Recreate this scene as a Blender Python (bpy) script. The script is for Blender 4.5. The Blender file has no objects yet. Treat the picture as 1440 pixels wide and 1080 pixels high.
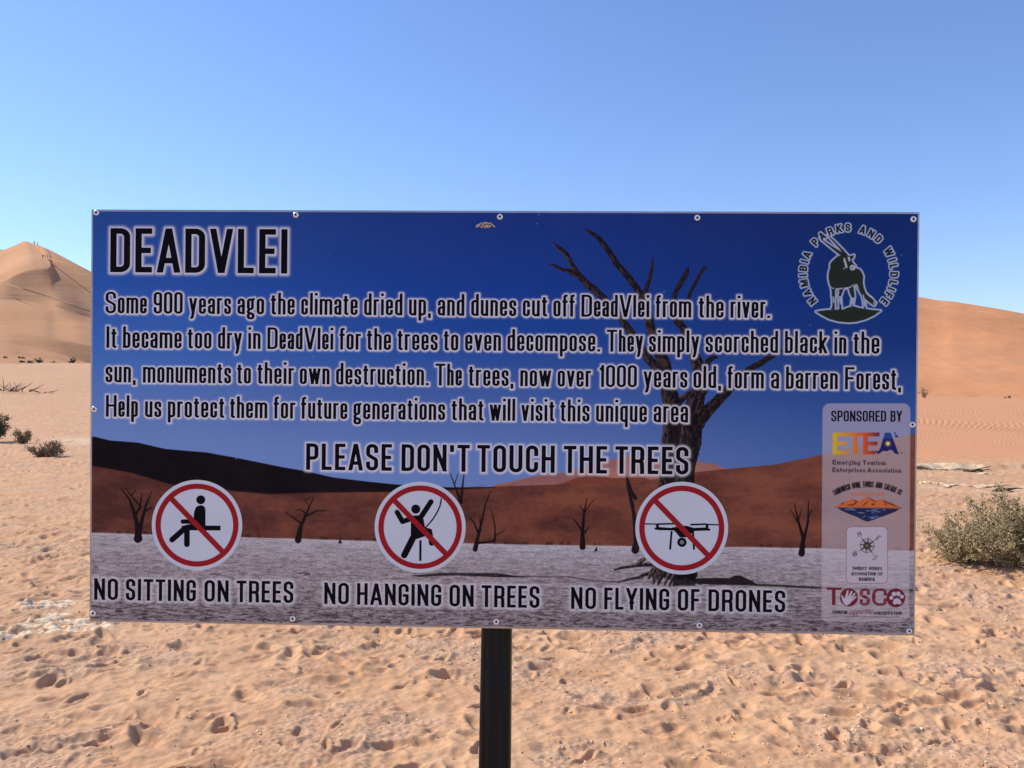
import bpy, bmesh, math, random
import numpy as np
from mathutils import Vector, Matrix
from mathutils.geometry import delaunay_2d_cdt

C = bpy.context.scene
COL = C.collection
rad = math.radians

# ------------------------------------------------------------------ camera
CAM_H = 1.62
FPX = 1150.0                       # focal length in pixels of the 1440 px wide photograph
cam_d = bpy.data.cameras.new('camera')
cam_d.sensor_width = 36.0
cam_d.lens = 36.0 * FPX / 1440.0
cam_d.clip_start = 0.05
cam_d.clip_end = 6000.0
cam = bpy.data.objects.new('camera', cam_d)
COL.objects.link(cam)
cam.location = (0, 0, CAM_H)
cam.rotation_euler = (rad(90), 0, 0)
C.camera = cam

# ------------------------------------------------------------------ light
SUN_EL = rad(43)
SUN_AZ = rad(-70)                  # from +Y (view direction), negative = left
sun_dir = Vector((math.sin(SUN_AZ) * math.cos(SUN_EL), math.cos(SUN_AZ) * math.cos(SUN_EL), math.sin(SUN_EL)))
w = bpy.data.worlds.new('World')
C.world = w
w.use_nodes = True
nt = w.node_tree
sky = nt.nodes.new('ShaderNodeTexSky')
sky.sky_type = 'NISHITA'
sky.sun_disc = False
sky.sun_elevation = SUN_EL
sky.sun_rotation = SUN_AZ
sky.altitude = 600
sky.air_density = 1.25
sky.dust_density = 0.1
sky.ozone_density = 3.5
bg = nt.nodes['Background']
bg.inputs['Strength'].default_value = 0.15
tint = nt.nodes.new('ShaderNodeMix'); tint.data_type = 'RGBA'; tint.blend_type = 'MULTIPLY'
tint.inputs[0].default_value = 1.0
tint.inputs[7].default_value = (.70, .755, .96, 1)      # the clear high-desert blue of this sky
nt.links.new(sky.outputs[0], tint.inputs[6])
nt.links.new(tint.outputs[2], bg.inputs[0])
sd = bpy.data.lights.new('sun', 'SUN')
sd.energy = 3.9
sd.angle = rad(0.53)
sd.color = (1.0, 0.94, 0.85)
sun = bpy.data.objects.new('sun', sd)
COL.objects.link(sun)
sun.rotation_euler = (-sun_dir).to_track_quat('-Z', 'Y').to_euler()
sun.location = (-30, 10, 30)
vs = C.view_settings
vs.view_transform = 'Standard'
vs.look = 'None'
vs.gamma = 1.0
vs.exposure = 0.32
vs.use_curve_mapping = False

# ------------------------------------------------------------------ helpers
def ray(px, py, d):
    """world point seen at photo pixel (px, py) at depth d"""
    return Vector(((px - 720.0) * d / FPX, d, CAM_H - (py - 540.0) * d / FPX))

def link(name, me, mat=None, parent=None, loc=None):
    o = bpy.data.objects.new(name, me)
    COL.objects.link(o)
    if mat is not None and me is not None and len(me.materials) == 0:
        me.materials.append(mat)
    if parent is not None:
        o.parent = parent
    if loc is not None:
        o.location = loc
    return o

def mesh(name, verts, faces, smooth=False):
    me = bpy.data.meshes.new(name)
    me.from_pydata([tuple(v) for v in verts], [], faces)
    me.validate()
    if smooth:
        me.polygons.foreach_set('use_smooth', [True] * len(me.polygons))
    me.update()
    return me

def tag(o, label=None, cat=None, group=None, kind=None):
    if label: o['label'] = label
    if cat: o['category'] = cat
    if group: o['group'] = group
    if kind: o['kind'] = kind
    return o

def empty(name, loc):
    o = bpy.data.objects.new(name, None)
    o.empty_display_size = 0.2
    COL.objects.link(o)
    o.location = loc
    return o

def srgb(r, g, b):
    def f(c):
        c /= 255.0
        return c / 12.92 if c <= 0.04045 else ((c + 0.055) / 1.055) ** 2.4
    return (f(r), f(g), f(b))

# ---- gradient noise in numpy
_rs = np.random.RandomState(7)
_perm = _rs.permutation(512).astype(np.int64)
_perm = np.concatenate([_perm, _perm])
_ang = _rs.rand(512) * 2 * np.pi
_gx, _gy = np.cos(_ang).astype(np.float32), np.sin(_ang).astype(np.float32)
def noise(x, y, seed=0):
    x = np.asarray(x, np.float32) + np.float32(seed * 37.17)
    y = np.asarray(y, np.float32) + np.float32(seed * 11.73)
    xi = np.floor(x).astype(np.int64); yi = np.floor(y).astype(np.int64)
    xf = (x - xi).astype(np.float32); yf = (y - yi).astype(np.float32)
    u = xf * xf * xf * (xf * (xf * 6 - 15) + 10)
    v = yf * yf * yf * (yf * (yf * 6 - 15) + 10)
    def g(ix, iy, dx, dy):
        h = _perm[(_perm[ix & 511] + iy) & 511]
        return _gx[h] * dx + _gy[h] * dy
    a = g(xi, yi, xf, yf); b = g(xi + 1, yi, xf - 1, yf)
    c = g(xi, yi + 1, xf, yf - 1); d = g(xi + 1, yi + 1, xf - 1, yf - 1)
    return (a + (b - a) * u) * (1 - v) + (c + (d - c) * u) * v
def fbm(x, y, octv=4, seed=0, gain=0.5):
    s = 0; a = 1.0; f = 1.0
    for k in range(octv):
        s = s + a * noise(np.asarray(x) * f, np.asarray(y) * f, seed + k * 3)
        a *= gain; f *= 2.03
    return s
def sstep(a, b, x):
    t = np.clip((x - a) / (b - a), 0, 1)
    return t * t * (3 - 2 * t)

# ---- material helper
class Mat:
    def __init__(s, name, rough=0.8, spec=0.3, metal=0.0):
        s.m = bpy.data.materials.new(name)
        s.m.use_nodes = True
        s.t = s.m.node_tree
        s.b = s.t.nodes['Principled BSDF']
        s.b.inputs['Roughness'].default_value = rough
        s.b.inputs['Specular IOR Level'].default_value = spec
        s.b.inputs['Metallic'].default_value = metal
        s.tc = s.t.nodes.new('ShaderNodeTexCoord')
    def n(s, typ, **kw):
        o = s.t.nodes.new(typ)
        for k, v in kw.items(): setattr(o, k, v)
        return o
    def l(s, a, b): s.t.links.new(a, b)
    def noise(s, scale, detail=4, rough=0.55, vec=None, dist=0.0):
        o = s.n('ShaderNodeTexNoise')
        o.inputs['Scale'].default_value = scale
        o.inputs['Detail'].default_value = detail
        o.inputs['Roughness'].default_value = rough
        o.inputs['Distortion'].default_value = dist
        s.l(vec if vec is not None else s.tc.outputs['Object'], o.inputs['Vector'])
        return o
    def ramp(s, fac, stops):
        o = s.n('ShaderNodeValToRGB')
        cr = o.color_ramp
        while len(cr.elements) < len(stops): cr.elements.new(0.5)
        for e, (p, c) in zip(cr.elements, stops):
            e.position = p
            e.color = (*c, 1) if len(c) == 3 else c
        s.l(fac, o.inputs['Fac'])
        return o
    def mix(s, fac, a, b, blend='MIX'):
        o = s.n('ShaderNodeMix', data_type='RGBA', blend_type=blend)
        for sock, v in ((o.inputs[0], fac), (o.inputs[6], a), (o.inputs[7], b)):
            if isinstance(v, (int, float)): sock.default_value = v
            elif isinstance(v, tuple): sock.default_value = (*v, 1) if len(v) == 3 else v
            else: s.l(v, sock)
        return o.outputs[2]
    def bump(s, h, strength, dist=0.01, prev=None):
        o = s.n('ShaderNodeBump')
        o.inputs['Strength'].default_value = strength
        o.inputs['Distance'].default_value = dist
        s.l(h, o.inputs['Height'])
        if prev is not None: s.l(prev, o.inputs['Normal'])
        s.l(o.outputs[0], s.b.inputs['Normal'])
        return o.outputs[0]
    def color(s, c):
        if isinstance(c, tuple): s.b.inputs['Base Color'].default_value = (*c, 1)
        else: s.l(c, s.b.inputs['Base Color'])
    def mapping(s, scale=(1, 1, 1), src='Object', rot=(0, 0, 0)):
        o = s.n('ShaderNodeMapping')
        o.inputs['Scale'].default_value = scale
        o.inputs['Rotation'].default_value = rot
        s.l(s.tc.outputs[src], o.inputs['Vector'])
        return o.outputs[0]
    def mathn(s, op, a, b=0.0):
        o = s.n('ShaderNodeMath', operation=op)
        for sock, v in ((o.inputs[0], a), (o.inputs[1], b)):
            if isinstance(v, (int, float)): sock.default_value = v
            else: s.l(v, sock)
        return o.outputs[0]

# ================================================================== GROUND
def rise(x, y):
    """slow rise of the valley floor, more on the left"""
    side = sstep(30.0, -60.0, x)
    zl = 5.5 * sstep(18, 165, y) ** 0.95
    zr = 0.0 * y
    zz = zr * (1 - side) + zl * side
    return zz - 1.5 * sstep(300, 900, y)

def make_ground():
    # rows and columns crowd towards the ground in view (a finer mesh near by, coarser far off)
    p = np.concatenate([np.linspace(1350.0, 580.0, 150), np.linspace(575.0, 22.0, 720)])
    yy = CAM_H * FPX / p
    yfar = np.geomspace(yy[-1] * 1.03, 2600, 50)
    yback = -np.geomspace(1.0, 40, 14)[::-1] + 1.0
    yn = np.linspace(0.3, yy[0] - 0.08, 8)
    rows = np.concatenate([yback, yn, yy, yfar])
    t = np.linspace(-1, 1, 1101)
    u = t * 0.95
    ext = np.array([1.0, 1.1, 1.25, 1.5, 2.0, 2.8, 4.0])
    u = np.concatenate([-ext[::-1], u, ext])
    hw = np.maximum(np.abs(rows), 3.0)
    X = (hw[:, None] * u[None, :]).astype(np.float64)
    Y = np.repeat(rows[:, None], len(u), 1)
    jit = 0.0
    H = np.zeros_like(X)
    near = (Y > 2.0) & (Y < 70)
    ri = np.where((rows > 1.38) & (rows < 135))[0]
    r0, r1 = ri[0], ri[-1] + 1
    x, y = X[r0:r1], Y[r0:r1]
    h = np.zeros_like(x)
    # soft hummocks, trampled sand
    wx = x + 0.25 * noise(x * 1.3, y * 1.3, 40); wy = y + 0.25 * noise(x * 1.3, y * 1.3, 41)
    h += 0.034 * noise(x * 0.55, y * 0.55, 1)
    h += 0.018 * noise(wx * 1.7, wy * 2.1, 2)
    n1 = noise(wx * 3.4, wy * 4.2, 3)
    h += 0.017 * n1
    h += 0.010 * (1 - np.abs(noise(wx * 5.5, wy * 6.5, 4)) * 2.2)
    h += 0.011 * noise(wx * 7, wy * 10, 14)
    h += 0.010 * noise(x * 12, y * 14, 5) + 0.0055 * noise(x * 21, y * 26, 15)
    grav = sstep(-0.05, 0.25, fbm(x * 1.1, y * 1.6, 3, 9))
    h += (0.0035 + 0.0055 * grav) * noise(x * 36, y * 40, 6)
    # foot prints
    rng = np.random.RandomState(12)
    cy = rows[r0:r1]
    def stamp(px, py, ang, L, Wd, D):
        R = L * 1.5
        j0, j1 = np.searchsorted(cy, [py - R, py + R])
        if j1 - j0 < 1: return
        k0 = np.searchsorted(u, (px - R) / (py if px - R > 0 else max(py - R, .5)))
        k1 = np.searchsorted(u, (px + R) / (max(py - R, .5) if px + R > 0 else py + R))
        k0 = max(k0 - 2, 0); k1 = min(k1 + 3, len(u))
        if k1 <= k0: return
        sx = x[j0:j1, k0:k1] - px; sy = y[j0:j1, k0:k1] - py
        a = (sx * math.cos(ang) + sy * math.sin(ang)) / (L * 0.5)
        b = (-sx * math.sin(ang) + sy * math.cos(ang)) / (Wd * 0.5)
        b = b * (1.0 + 0.18 * a)
        q = np.sqrt(a * a + b * b)
        q = q * (1 + 0.42 * noise(sx * 8 + px * 7, sy * 8 + py * 5, 8))
        dent = -sstep(1.06, 0.45, q)
        dent = dent * (0.72 + 0.38 * a)          # toe or heel goes deeper
        rim = np.exp(-((q - 1.25) / 0.30) ** 2) * (0.24 + 0.24 * a * np.sign(rng.rand() - .5))
        sl = (slice(j0, j1), slice(k0, k1))
        h[sl] += D * (dent + rim)
    def field(y0, y1, dens, scale):
        area = 0.93 * (y1 * y1 - y0 * y0)
        for _ in range(int(area * dens)):
            py = math.sqrt(rng.uniform(y0 * y0, y1 * y1))
            px = rng.uniform(-0.93, 0.93) * py
            # ripples on the right middle distance stay untrodden
            if py > 12 and px > 0.42 * py and rng.rand() < .96: continue
            if rng.rand() > 0.55 + 0.9 * float(noise(px * .45, py * .45, 20)) + .25: continue
            ang = rng.choice([1.4, 0.9, 2.0, 0.3, -0.3, 0.0, 2.8]) + rng.normal(0, .3)
            k = rng.uniform(0.7, 1.15)
            if rng.rand() < 0.30:
                stamp(px, py, ang, 0.23 * k * scale, 0.105 * k * scale, rng.uniform(.015, .034))
            else:
                stamp(px, py, ang, rng.uniform(.06, .16) * scale, rng.uniform(.035, .085) * scale, rng.uniform(.006, .023))
    field(1.4, 9, 62, 1.0)
    field(9, 20, 26, 1.15)
    field(20, 48, 4.5, 1.6)
    # wind ripples on the right
    ripm = sstep(0.30, 0.44, x / y) * sstep(15.4, 17.5, y)
    rr = x * 1.0 + 0.02 * y + 0.34 * noise(x * 0.4, y * 0.07, 30) + 0.05 * noise(x * 2.2, y * 0.5, 31)
    ph = rr * 2 * np.pi / 0.27
    rip = (np.sin(ph) + 0.35 * np.sin(2 * ph + 0.9)) * (0.75 + 0.5 * noise(x * .8, y * .3, 33))
    h = h * (1 - 0.85 * ripm) + ripm * (0.018 * rip + 0.05 * noise(x * .3, y * .2, 34))
    # low crust ledge at the front of the rippled sheet
    led = sstep(0.40, 0.47, x / y)
    edge = 15.5 + 0.35 * noise(x * .8, 0 * x, 50) + 0.12 * noise(x * 4, 0 * x, 51)
    h += led * 0.085 * sstep(edge - 0.05, edge + 0.10, y) * (1 - sstep(19, 24, y))
    # pale clay patches : raised brittle crust
    clay = np.zeros_like(x)
    for (cx_, cy_, rx, ry) in ((-3.0, 5.48, 0.30, 0.20), (-3.35, 5.25, 0.32, 0.08), (-1.62, 5.72, 0.20, 0.08), (-1.38, 5.62, 0.16, 0.05),
                               (-3.35, 5.95, .22, .10)):
        q = np.sqrt(((x - cx_) / rx) ** 2 + ((y - cy_) / ry) ** 2) + 0.75 * fbm(x * 5, y * 7, 4, 60)
        clay = np.maximum(clay, sstep(1.12, 0.86, q))
    clay = clay * sstep(-.16, .06, fbm(x * 8, y * 24, 4, 77))
    band = np.exp(-((y - edge - 0.02) / 0.20) ** 2) * led * sstep(-.12, .12, fbm(x * 0.9, y * .2, 3, 61) + .10)
    b2 = np.exp(-((y - 12.6 - .5 * noise(x * .6, y * 0, 62)) / 0.45) ** 2) * led * sstep(0.0, .22, fbm(x * 2.2, y * 1.2, 4, 63))
    lb = np.exp(-((y - 23.0) / 1.5) ** 2) * sstep(-0.585, -0.55, x / y) * sstep(-.3, -.42, x / y) * sstep(-.3, .1, fbm(x * 2.2, y * .8, 4, 64)) * .45
    farc = np.exp(-((y - 88) / 4.0) ** 2) * sstep(.5, .53, x / y) * sstep(.05, .25, fbm(x * .35, y * .3, 3, 65))
    h += 0.010 * clay * (1 + 1.2 * np.sign(noise(x * 9, y * 9, 66)) * .2)
    cl = np.clip(clay + 0.4 * band + 0.3 * b2 + lb, 0, 1)
    fade = sstep(1.38, 1.6, y) * (1 - sstep(52, 68, y))
    H[r0:r1] += h * fade
    Z = H + rise(X, Y)
    far = sstep(40, 90, Y)
    Z += far * 0.35 * fbm(X * 0.035, Y * 0.035, 4, 70)
    nr, nc = X.shape
    co = np.empty((nr * nc, 3), np.float32)
    co[:, 0] = X.ravel(); co[:, 1] = Y.ravel(); co[:, 2] = Z.ravel()
    idx = np.arange(nr * nc).reshape(nr, nc)
    q = np.stack([idx[:-1, :-1], idx[:-1, 1:], idx[1:, 1:], idx[1:, :-1]], -1).reshape(-1, 4)
    me = bpy.data.meshes.new('ground')
    me.vertices.add(nr * nc); me.vertices.foreach_set('co', co.ravel())
    me.loops.add(q.size); me.loops.foreach_set('vertex_index', q.ravel().astype(np.int32))
    me.polygons.add(len(q))
    me.polygons.foreach_set('loop_start', (np.arange(len(q)) * 4).astype(np.int32))
    me.polygons.foreach_set('use_smooth', np.ones(len(q), bool))
    me.update(calc_edges=True)
    def attr(nm, A):
        at = me.attributes.new(nm, 'FLOAT', 'POINT')
        full = np.zeros((nr, nc), np.float32); full[r0:r1] = A
        at.data.foreach_set('value', full.ravel())
    attr('clay', cl)
    attr('gravel', grav * (1 - ripm))
    attr('orange', ripm)
    def ground_z(px, py):
        j = int(np.clip(np.searchsorted(rows, py), 1, nr - 1))
        k = int(np.clip(np.searchsorted(u, px / max(abs(py), 3.0)), 1, nc - 1))
        return float(Z[j, k])
    return me, ground_z

def sand_material():
    m = Mat('desert_sand', 0.95, 0.12)
    P = m.tc.outputs['Object']
    at = lambda nm: m.n('ShaderNodeAttribute', attribute_name=nm).outputs['Fac']
    big = m.noise(0.5, 4, .6)
    mid = m.noise(2.7, 5, .6)
    fine = m.noise(55, 3, .7)
    grit = m.noise(240, 2, .8)
    base = m.ramp(mid.outputs['Fac'], [(0.30, (0.520, 0.270, 0.140)), (0.52, (0.600, 0.332, 0.170)), (0.72, (0.670, 0.397, 0.216))]).outputs[0]
    base = m.mix(m.ramp(big.outputs['Fac'], [(.35, (0, 0, 0)), (.65, (.5, .5, .5))]).outputs[0], base, (0.61, 0.374, 0.212))
    # gravelly, greyer places
    gcol = m.ramp(fine.outputs['Fac'], [(.34, (0.22, 0.14, 0.10)), (.5, (0.50, 0.31, 0.20)), (.66, (0.68, 0.48, 0.34))]).outputs[0]
    gm = m.mathn('MULTIPLY', at('gravel'), m.ramp(mid.outputs['Fac'], [(.40, (0.10,) * 3), (.60, (.48,) * 3)]).outputs[0])
    base = m.mix(gm, base, gcol)
    base = m.mix(m.mathn('MULTIPLY', at('orange'), .8), base, (0.62, 0.282, 0.135))
    grain = m.ramp(grit.outputs['Fac'], [(.3, (.86, .86, .86)), (.7, (1.10, 1.10, 1.10))]).outputs[0]
    base = m.mix(0.6, base, grain, 'MULTIPLY')
    clayc = m.ramp(m.noise(16, 5, .7).outputs['Fac'], [(.35, (.66, .46, .29)), (.6, (.84, .70, .49))]).outputs[0]
    base = m.mix(at('clay'), base, clayc)
    m.color(base)
    b = m.bump(fine.outputs['Fac'], 0.35, 0.006)
    m.bump(grit.outputs['Fac'], 0.35, 0.002, b)
    return m.m

ground_me, ground_z = make_ground()
SAND = sand_material()
ground = tag(link('ground', ground_me, SAND), kind='structure')

# ================================================================== DUNES
def resample(pts, n):
    P = np.array(pts, float)
    t = np.linspace(0, len(P) - 1, n)
    i = np.clip(np.floor(t).astype(int), 0, len(P) - 2)
    f = (t - i)[:, None]
    # Catmull-Rom on the control points
    p0 = P[np.clip(i - 1, 0, len(P) - 1)]; p1 = P[i]; p2 = P[i + 1]; p3 = P[np.clip(i + 2, 0, len(P) - 1)]
    return 0.5 * ((2 * p1) + (-p0 + p2) * f + (2 * p0 - 5 * p1 + 4 * p2 - p3) * f ** 2 + (-p0 + 3 * p1 - 3 * p2 + p3) * f ** 3)

def loft(name, lines, n, steps, mat, rough=0.0, seed=0, soft=False, lin=False):
    """a dune surface through ridge and foot lines given as (photo x, photo y, distance)"""
    rowsw = []
    for ln in lines:
        R = np.array([ray(*q) for q in ln])
        if lin:
            t = np.linspace(0, len(R) - 1, n); i = np.clip(np.floor(t).astype(int), 0, len(R) - 2); f = (t - i)[:, None]
            rowsw.append(R[i] * (1 - f) + R[i + 1] * f)
        else: rowsw.append(resample(R, n))
    out = []
    for a in range(len(rowsw) - 1):
        s = steps[a]
        for k in range(s):
            f = k / s
            out.append(rowsw[a] * (1 - f) + rowsw[a + 1] * f)
    out.append(rowsw[-1])
    G = np.array(out)
    if rough > 0:
        x, y = G[..., 0], G[..., 1]
        d = rough * fbm(x * 0.03, y * 0.03, 5, seed)
        env = np.ones(len(G)); env[:3] = (0.0, .4, .8)
        G[..., 2] += d * env[:, None]
    if soft:
        k0 = steps[0] + 2
        for r_ in range(k0, len(G)):
            wd = int(min(22, 2 + (r_ - k0) * 1.2))
            ker = np.hanning(2 * wd + 3)[1:-1]; ker /= ker.sum()
            for c in (1, 2):
                base = np.interp(np.arange(-wd, n + wd), np.arange(n), G[r_, :, c])
                G[r_, :, c] = np.convolve(base, ker, 'valid')[:n]
            base = np.interp(np.arange(-wd, n + wd), np.arange(n), G[r_, :, 0])
            G[r_, :, 0] = np.convolve(base, ker, 'valid')[:n]
    nr, nc = G.shape[:2]
    V = G.reshape(-1, 3)
    idx = np.arange(nr * nc).reshape(nr, nc)
    q = np.stack([idx[:-1, :-1], idx[1:, :-1], idx[1:, 1:], idx[:-1, 1:]], -1).reshape(-1, 4)
    me = mesh(name, V, q.tolist(), True)
    return tag(link(name, me, mat), kind='structure')

def dune_material(name, ca, cb, cc, scale):
    m = Mat(name, 0.95, 0.1)
    n1 = m.noise(0.012 * scale, 5, .6, dist=.6)
    v = m.mapping((0.008 * scale, 0.004 * scale, 0.075 * scale), rot=(0, rad(28), 0))
    n2 = m.noise(1.0, 5, .65, vec=v, dist=.4)
    base = m.ramp(n1.outputs['Fac'], [(.32, ca), (.52, cb), (.7, cc)]).outputs[0]
    base = m.mix(.9, base, m.ramp(n2.outputs['Fac'], [(.34, (.90, .89, .88)), (.5, (1, 1, 1)), (.66, (1.06, 1.06, 1.06))]).outputs[0], 'MULTIPLY')
    m.color(base)
    n3 = m.noise(0.35, 6, .6)
    b = m.bump(n2.outputs['Fac'], 0.5, 1.6)
    m.bump(n3.outputs['Fac'], 0.35, 0.5, b)
    return m.m
DUNE_L = dune_material('pale_dune_sand', (.51, .258, .122), (.57, .292, .142), (.61, .325, .168), 1.0)
DUNE_R = dune_material('orange_dune_sand', (.63, .272, .114), (.68, .300, .130), (.71, .328, .148), 1.6)

# big star dune on the left: gentle windward face, curling crest, steep slip face, lower apron
A = [(-520, 470, 500), (-220, 408, 490), (-60, 372, 480), (0, 353, 472), (16, 347, 462), (34, 339.5, 446), (42, 341, 436), (50, 343.5, 426), (58, 346.5, 410), (67, 350, 404), (80, 356.5, 399), (127, 381.5, 386), (260, 452, 362), (420, 520, 345)]
B = [(-520, 520, 300), (-220, 452, 305), (-60, 418, 315), (0, 398, 328), (22, 387, 336), (44, 380, 346), (62, 378, 354), (71, 375, 364), (70, 366, 381), (71, 357, 397), (80, 359.5, 396), (126, 383, 384.5), (258, 453, 361), (420, 521, 344)]
M1 = [(-520.0, 545.0, 287.0), (-220.0, 480.0, 293.2), (-60.0, 434.0, 302.8), (0.0, 421.0, 313.0), (24.0, 422.0, 319.0), (46.0, 426.0, 320.8), (64.0, 430.0, 321.0), (75.0, 433.0, 319.0), (84.0, 435.0, 317.2), (96.0, 438.0, 319.5), (112.0, 443.0, 326.1), (142.0, 452.0, 337.5), (268.0, 482.0, 341.9), (420.0, 530.0, 331.0)]
M2 = [(-520.0, 555.0, 280.0), (-220.0, 500.0, 283.0), (-60.0, 446.0, 295.0), (0.0, 433.0, 303.0), (24.0, 434.0, 304.0), (46.0, 438.0, 302.0), (64.0, 442.0, 300.0), (75.0, 445.0, 300.0), (85.0, 448.0, 298.0), (98.0, 452.0, 295.0), (114.0, 457.0, 292.0), (152.0, 468.0, 292.0), (270.0, 498.0, 292.0), (420.0, 535.0, 290.0)]
Cc = [(-520.0, 570.0, 230.0), (-220.0, 540.0, 240.0), (-60.0, 500.0, 252.0), (0.0, 494.0, 258.0), (24.0, 494.0, 260.0), (46.0, 495.0, 262.0), (64.0, 496.0, 264.0), (75.0, 498.0, 265.0), (86.0, 499.0, 266.0), (99.0, 500.0, 267.0), (115.0, 501.0, 268.0), (154.0, 504.0, 270.0), (272.0, 525.0, 272.0), (420.0, 545.0, 272.0)]
BK = [(p[0] * 1.0, p[1] + 90, p[2] + 170) for p in A]
loft('dune', [A, B, M1, M2, Cc], 360, [26, 26, 16, 14], DUNE_L, 0.0, 3, soft=True)
loft('dune', [BK, [(p[0], p[1] + .25, p[2] + .4) for p in A]], 200, [8], DUNE_L)
# shoulder far left behind it
loft('dune', [[(-900, 430, 900), (-400, 380, 840), (-60, 356, 800), (10, 352, 790), (60, 372, 790), (200, 430, 800)],
              [(-900, 560, 500), (-400, 560, 500), (-60, 560, 480), (10, 560, 480), (60, 560, 480), (200, 560, 480)]], 60, [12], DUNE_L, 3, 11)
# low near ridge with scrub at its foot
N0 = [(-420, 505, 200), (-200, 480, 190), (-60, 470, 184), (0, 468.5, 182), (40, 471, 183), (80, 477, 186), (127, 486, 190), (200, 500, 196), (330, 528, 205)]
N1 = [(-420, 512, 180), (-200, 490, 172), (-60, 477, 170), (0, 478, 171), (40, 487, 173), (80, 496, 176), (127, 511, 181), (200, 525, 190), (330, 540, 200)]
N2 = [(-420, 535, 140), (-200, 532, 138), (-60, 529, 136), (0, 526, 135), (40, 525, 135), (80, 525, 136), (127, 526, 140), (200, 530, 150), (330, 545, 170)]
loft('dune', [[(p[0], p[1] + 22, p[2] + 45) for p in N0], [(p[0], p[1] + .2, p[2] + .3) for p in N0]], 120, [6], DUNE_L)
loft('dune', [N0, N1, N2], 240, [20, 20], DUNE_L, .5, 21)
# right hand dune, sunlit, runs on behind the board
R0 = [(420, 530, 330), (520, 480, 330), (640, 430, 320), (800, 385, 310), (1000, 362, 300), (1150, 384, 285), (1293, 417.5, 270), (1350, 425.5, 262), (1440, 441, 252), (1600, 474, 240), (1900, 525, 220)]
R1 = [(420, 545, 220), (520, 520, 220), (640, 490, 215), (800, 455, 210), (1000, 440, 205), (1150, 456, 195), (1293, 482, 180), (1350, 488, 174), (1440, 500, 168), (1600, 522, 160), (1900, 545, 150)]
R2 = [(420, 562, 100), (520, 561, 98), (640, 560, 97), (800, 560, 96), (1000, 559, 96), (1150, 559, 97), (1293, 559.5, 97), (1350, 560.5, 96), (1440, 561, 95), (1600, 561, 95), (1900, 561, 95)]
loft('dune', [R0, R1, R2], 360, [60, 60], DUNE_R, .9, 31)
loft('dune', [[(p[0], p[1] + 80, p[2] + 190) for p in R0], [(p[0], p[1] + .2, p[2] + .3) for p in R0]], 120, [6], DUNE_R)

# trodden paths across the slip face: a low ridge of kicked-up sand beside a groove
def path(pts, wdt, n=60):
    R = resample(np.array([ray(*q) for q in pts]), n)
    V = []; F = []
    for i, p in enumerate(R):
        k = 1 + .4 * math.sin(i * 1.7)
        V += [(p[0], p[1] - .3, p[2] - wdt * .7 * k), (p[0], p[1] - wdt * 1.3 * k, p[2] - .05), (p[0], p[1] + .3, p[2] + .35)]
    for i in range(n - 1):
        a = i * 3
        F += [(a, a + 3, a + 4, a + 1), (a + 1, a + 4, a + 5, a + 2)]
    return tag(link('footpath', mesh('footpath', V, F, True), DUNE_L), kind='structure')
path([(64, 362, 382), (80, 367, 372), (100, 373, 365), (127, 383, 362), (150, 392, 362)], .12)
path([(5, 398, 322), (30, 406, 318), (60, 415, 322), (95, 428, 322), (127, 438, 326)], .12)

# brittle pale clay crust standing proud of the sand, right of the board
CRUST = Mat('pale_clay_crust', .9, .15)
CRUST.color(CRUST.ramp(CRUST.noise(9, 5, .7).outputs['Fac'], [(.35, (.56, .34, .19)), (.5, (.72, .51, .31)), (.7, (.82, .64, .42))]).outputs[0])
CRUST.bump(CRUST.noise(30, 5, .7).outputs['Fac'], .6, .02)
def crust(x0, x1, py, depth, hgt, seed):
    rs = np.random.RandomState(seed)
    d = CAM_H * FPX / (py - 540.0)
    n = 46; m_ = 7
    V = []; F = []
    for i in range(n):
        t = i / (n - 1)
        X = ((x0 + (x1 - x0) * t) - 720) * d / FPX
        e_ = math.sin(math.pi * min(1, max(0, t))) ** .45
        wob = .5 * float(noise(t * 6, seed, 5)) + .25 * float(noise(t * 19, seed, 6))
        dep = depth * e_ * (1 + 1.2 * wob) + .01
        f0 = d + .22 * float(noise(t * 4, seed + .5, 7)) + .05 * float(noise(t * 25, seed, 8))
        hh = hgt * e_ * (1 + 1.1 * float(noise(t * 12, seed, 9)))
        for k, (dy, hz) in enumerate(((0.0, -.06), (-.02, .55), (0.0, 1.0), (.25, 1.02), (.5, .9), (.8, .5), (1.0, -.3))):
            yy_ = f0 + dy * dep
            V.append((X, yy_, ground_z(X, yy_) + hz * hh + .006 * rs.normal()))
    for i in range(n - 1):
        for k in range(m_ - 1):
            a_ = i * m_ + k
            F.append((a_, a_ + m_, a_ + m_ + 1, a_ + 1))
    return tag(link('clay_crust', mesh('clay_crust', V, F, True), CRUST.m), kind='structure')
crust(1225, 1392, 661, .50, .034, 1)
crust(1378, 1412, 668, .20, .02, 2)
crust(1318, 1425, 685, .30, .018, 3)
crust(1296, 1330, 681, .2, .012, 4)

# ================================================================== THE SIGN
# the board stands square to the camera, its right edge a little nearer, hanging half a degree clockwise
DL, DR = 2.440, 2.440 / 1.0276
TL, TR = ray(128.5, 294.5, DL), ray(1293.3, 298.3, DR)
BL, BR = ray(125.7, 874.0, DL), ray(1286.3, 894.0, DR)
n_ = (TR - TL).cross(BL - TL).normalized()
if n_.y > 0: n_ = -n_                       # outward, to the camera
ex = (TR - TL).normalized()
ez = ex.cross(n_).normalized()
if ez.z < 0: ez = -ez
O_ = TL.copy()
CAMP = Vector((0, 0, CAM_H))
def px2local(px, py):
    d = Vector(((px - 720.0) / FPX, 1.0, -(py - 540.0) / FPX))
    t = (O_ - CAMP).dot(n_) / d.dot(n_)
    q = CAMP + d * t - O_
    return q.dot(ex), q.dot(ez)
def loc2w(a, b, off=0.0):
    return O_ + ex * a + ez * b + n_ * off
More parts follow.
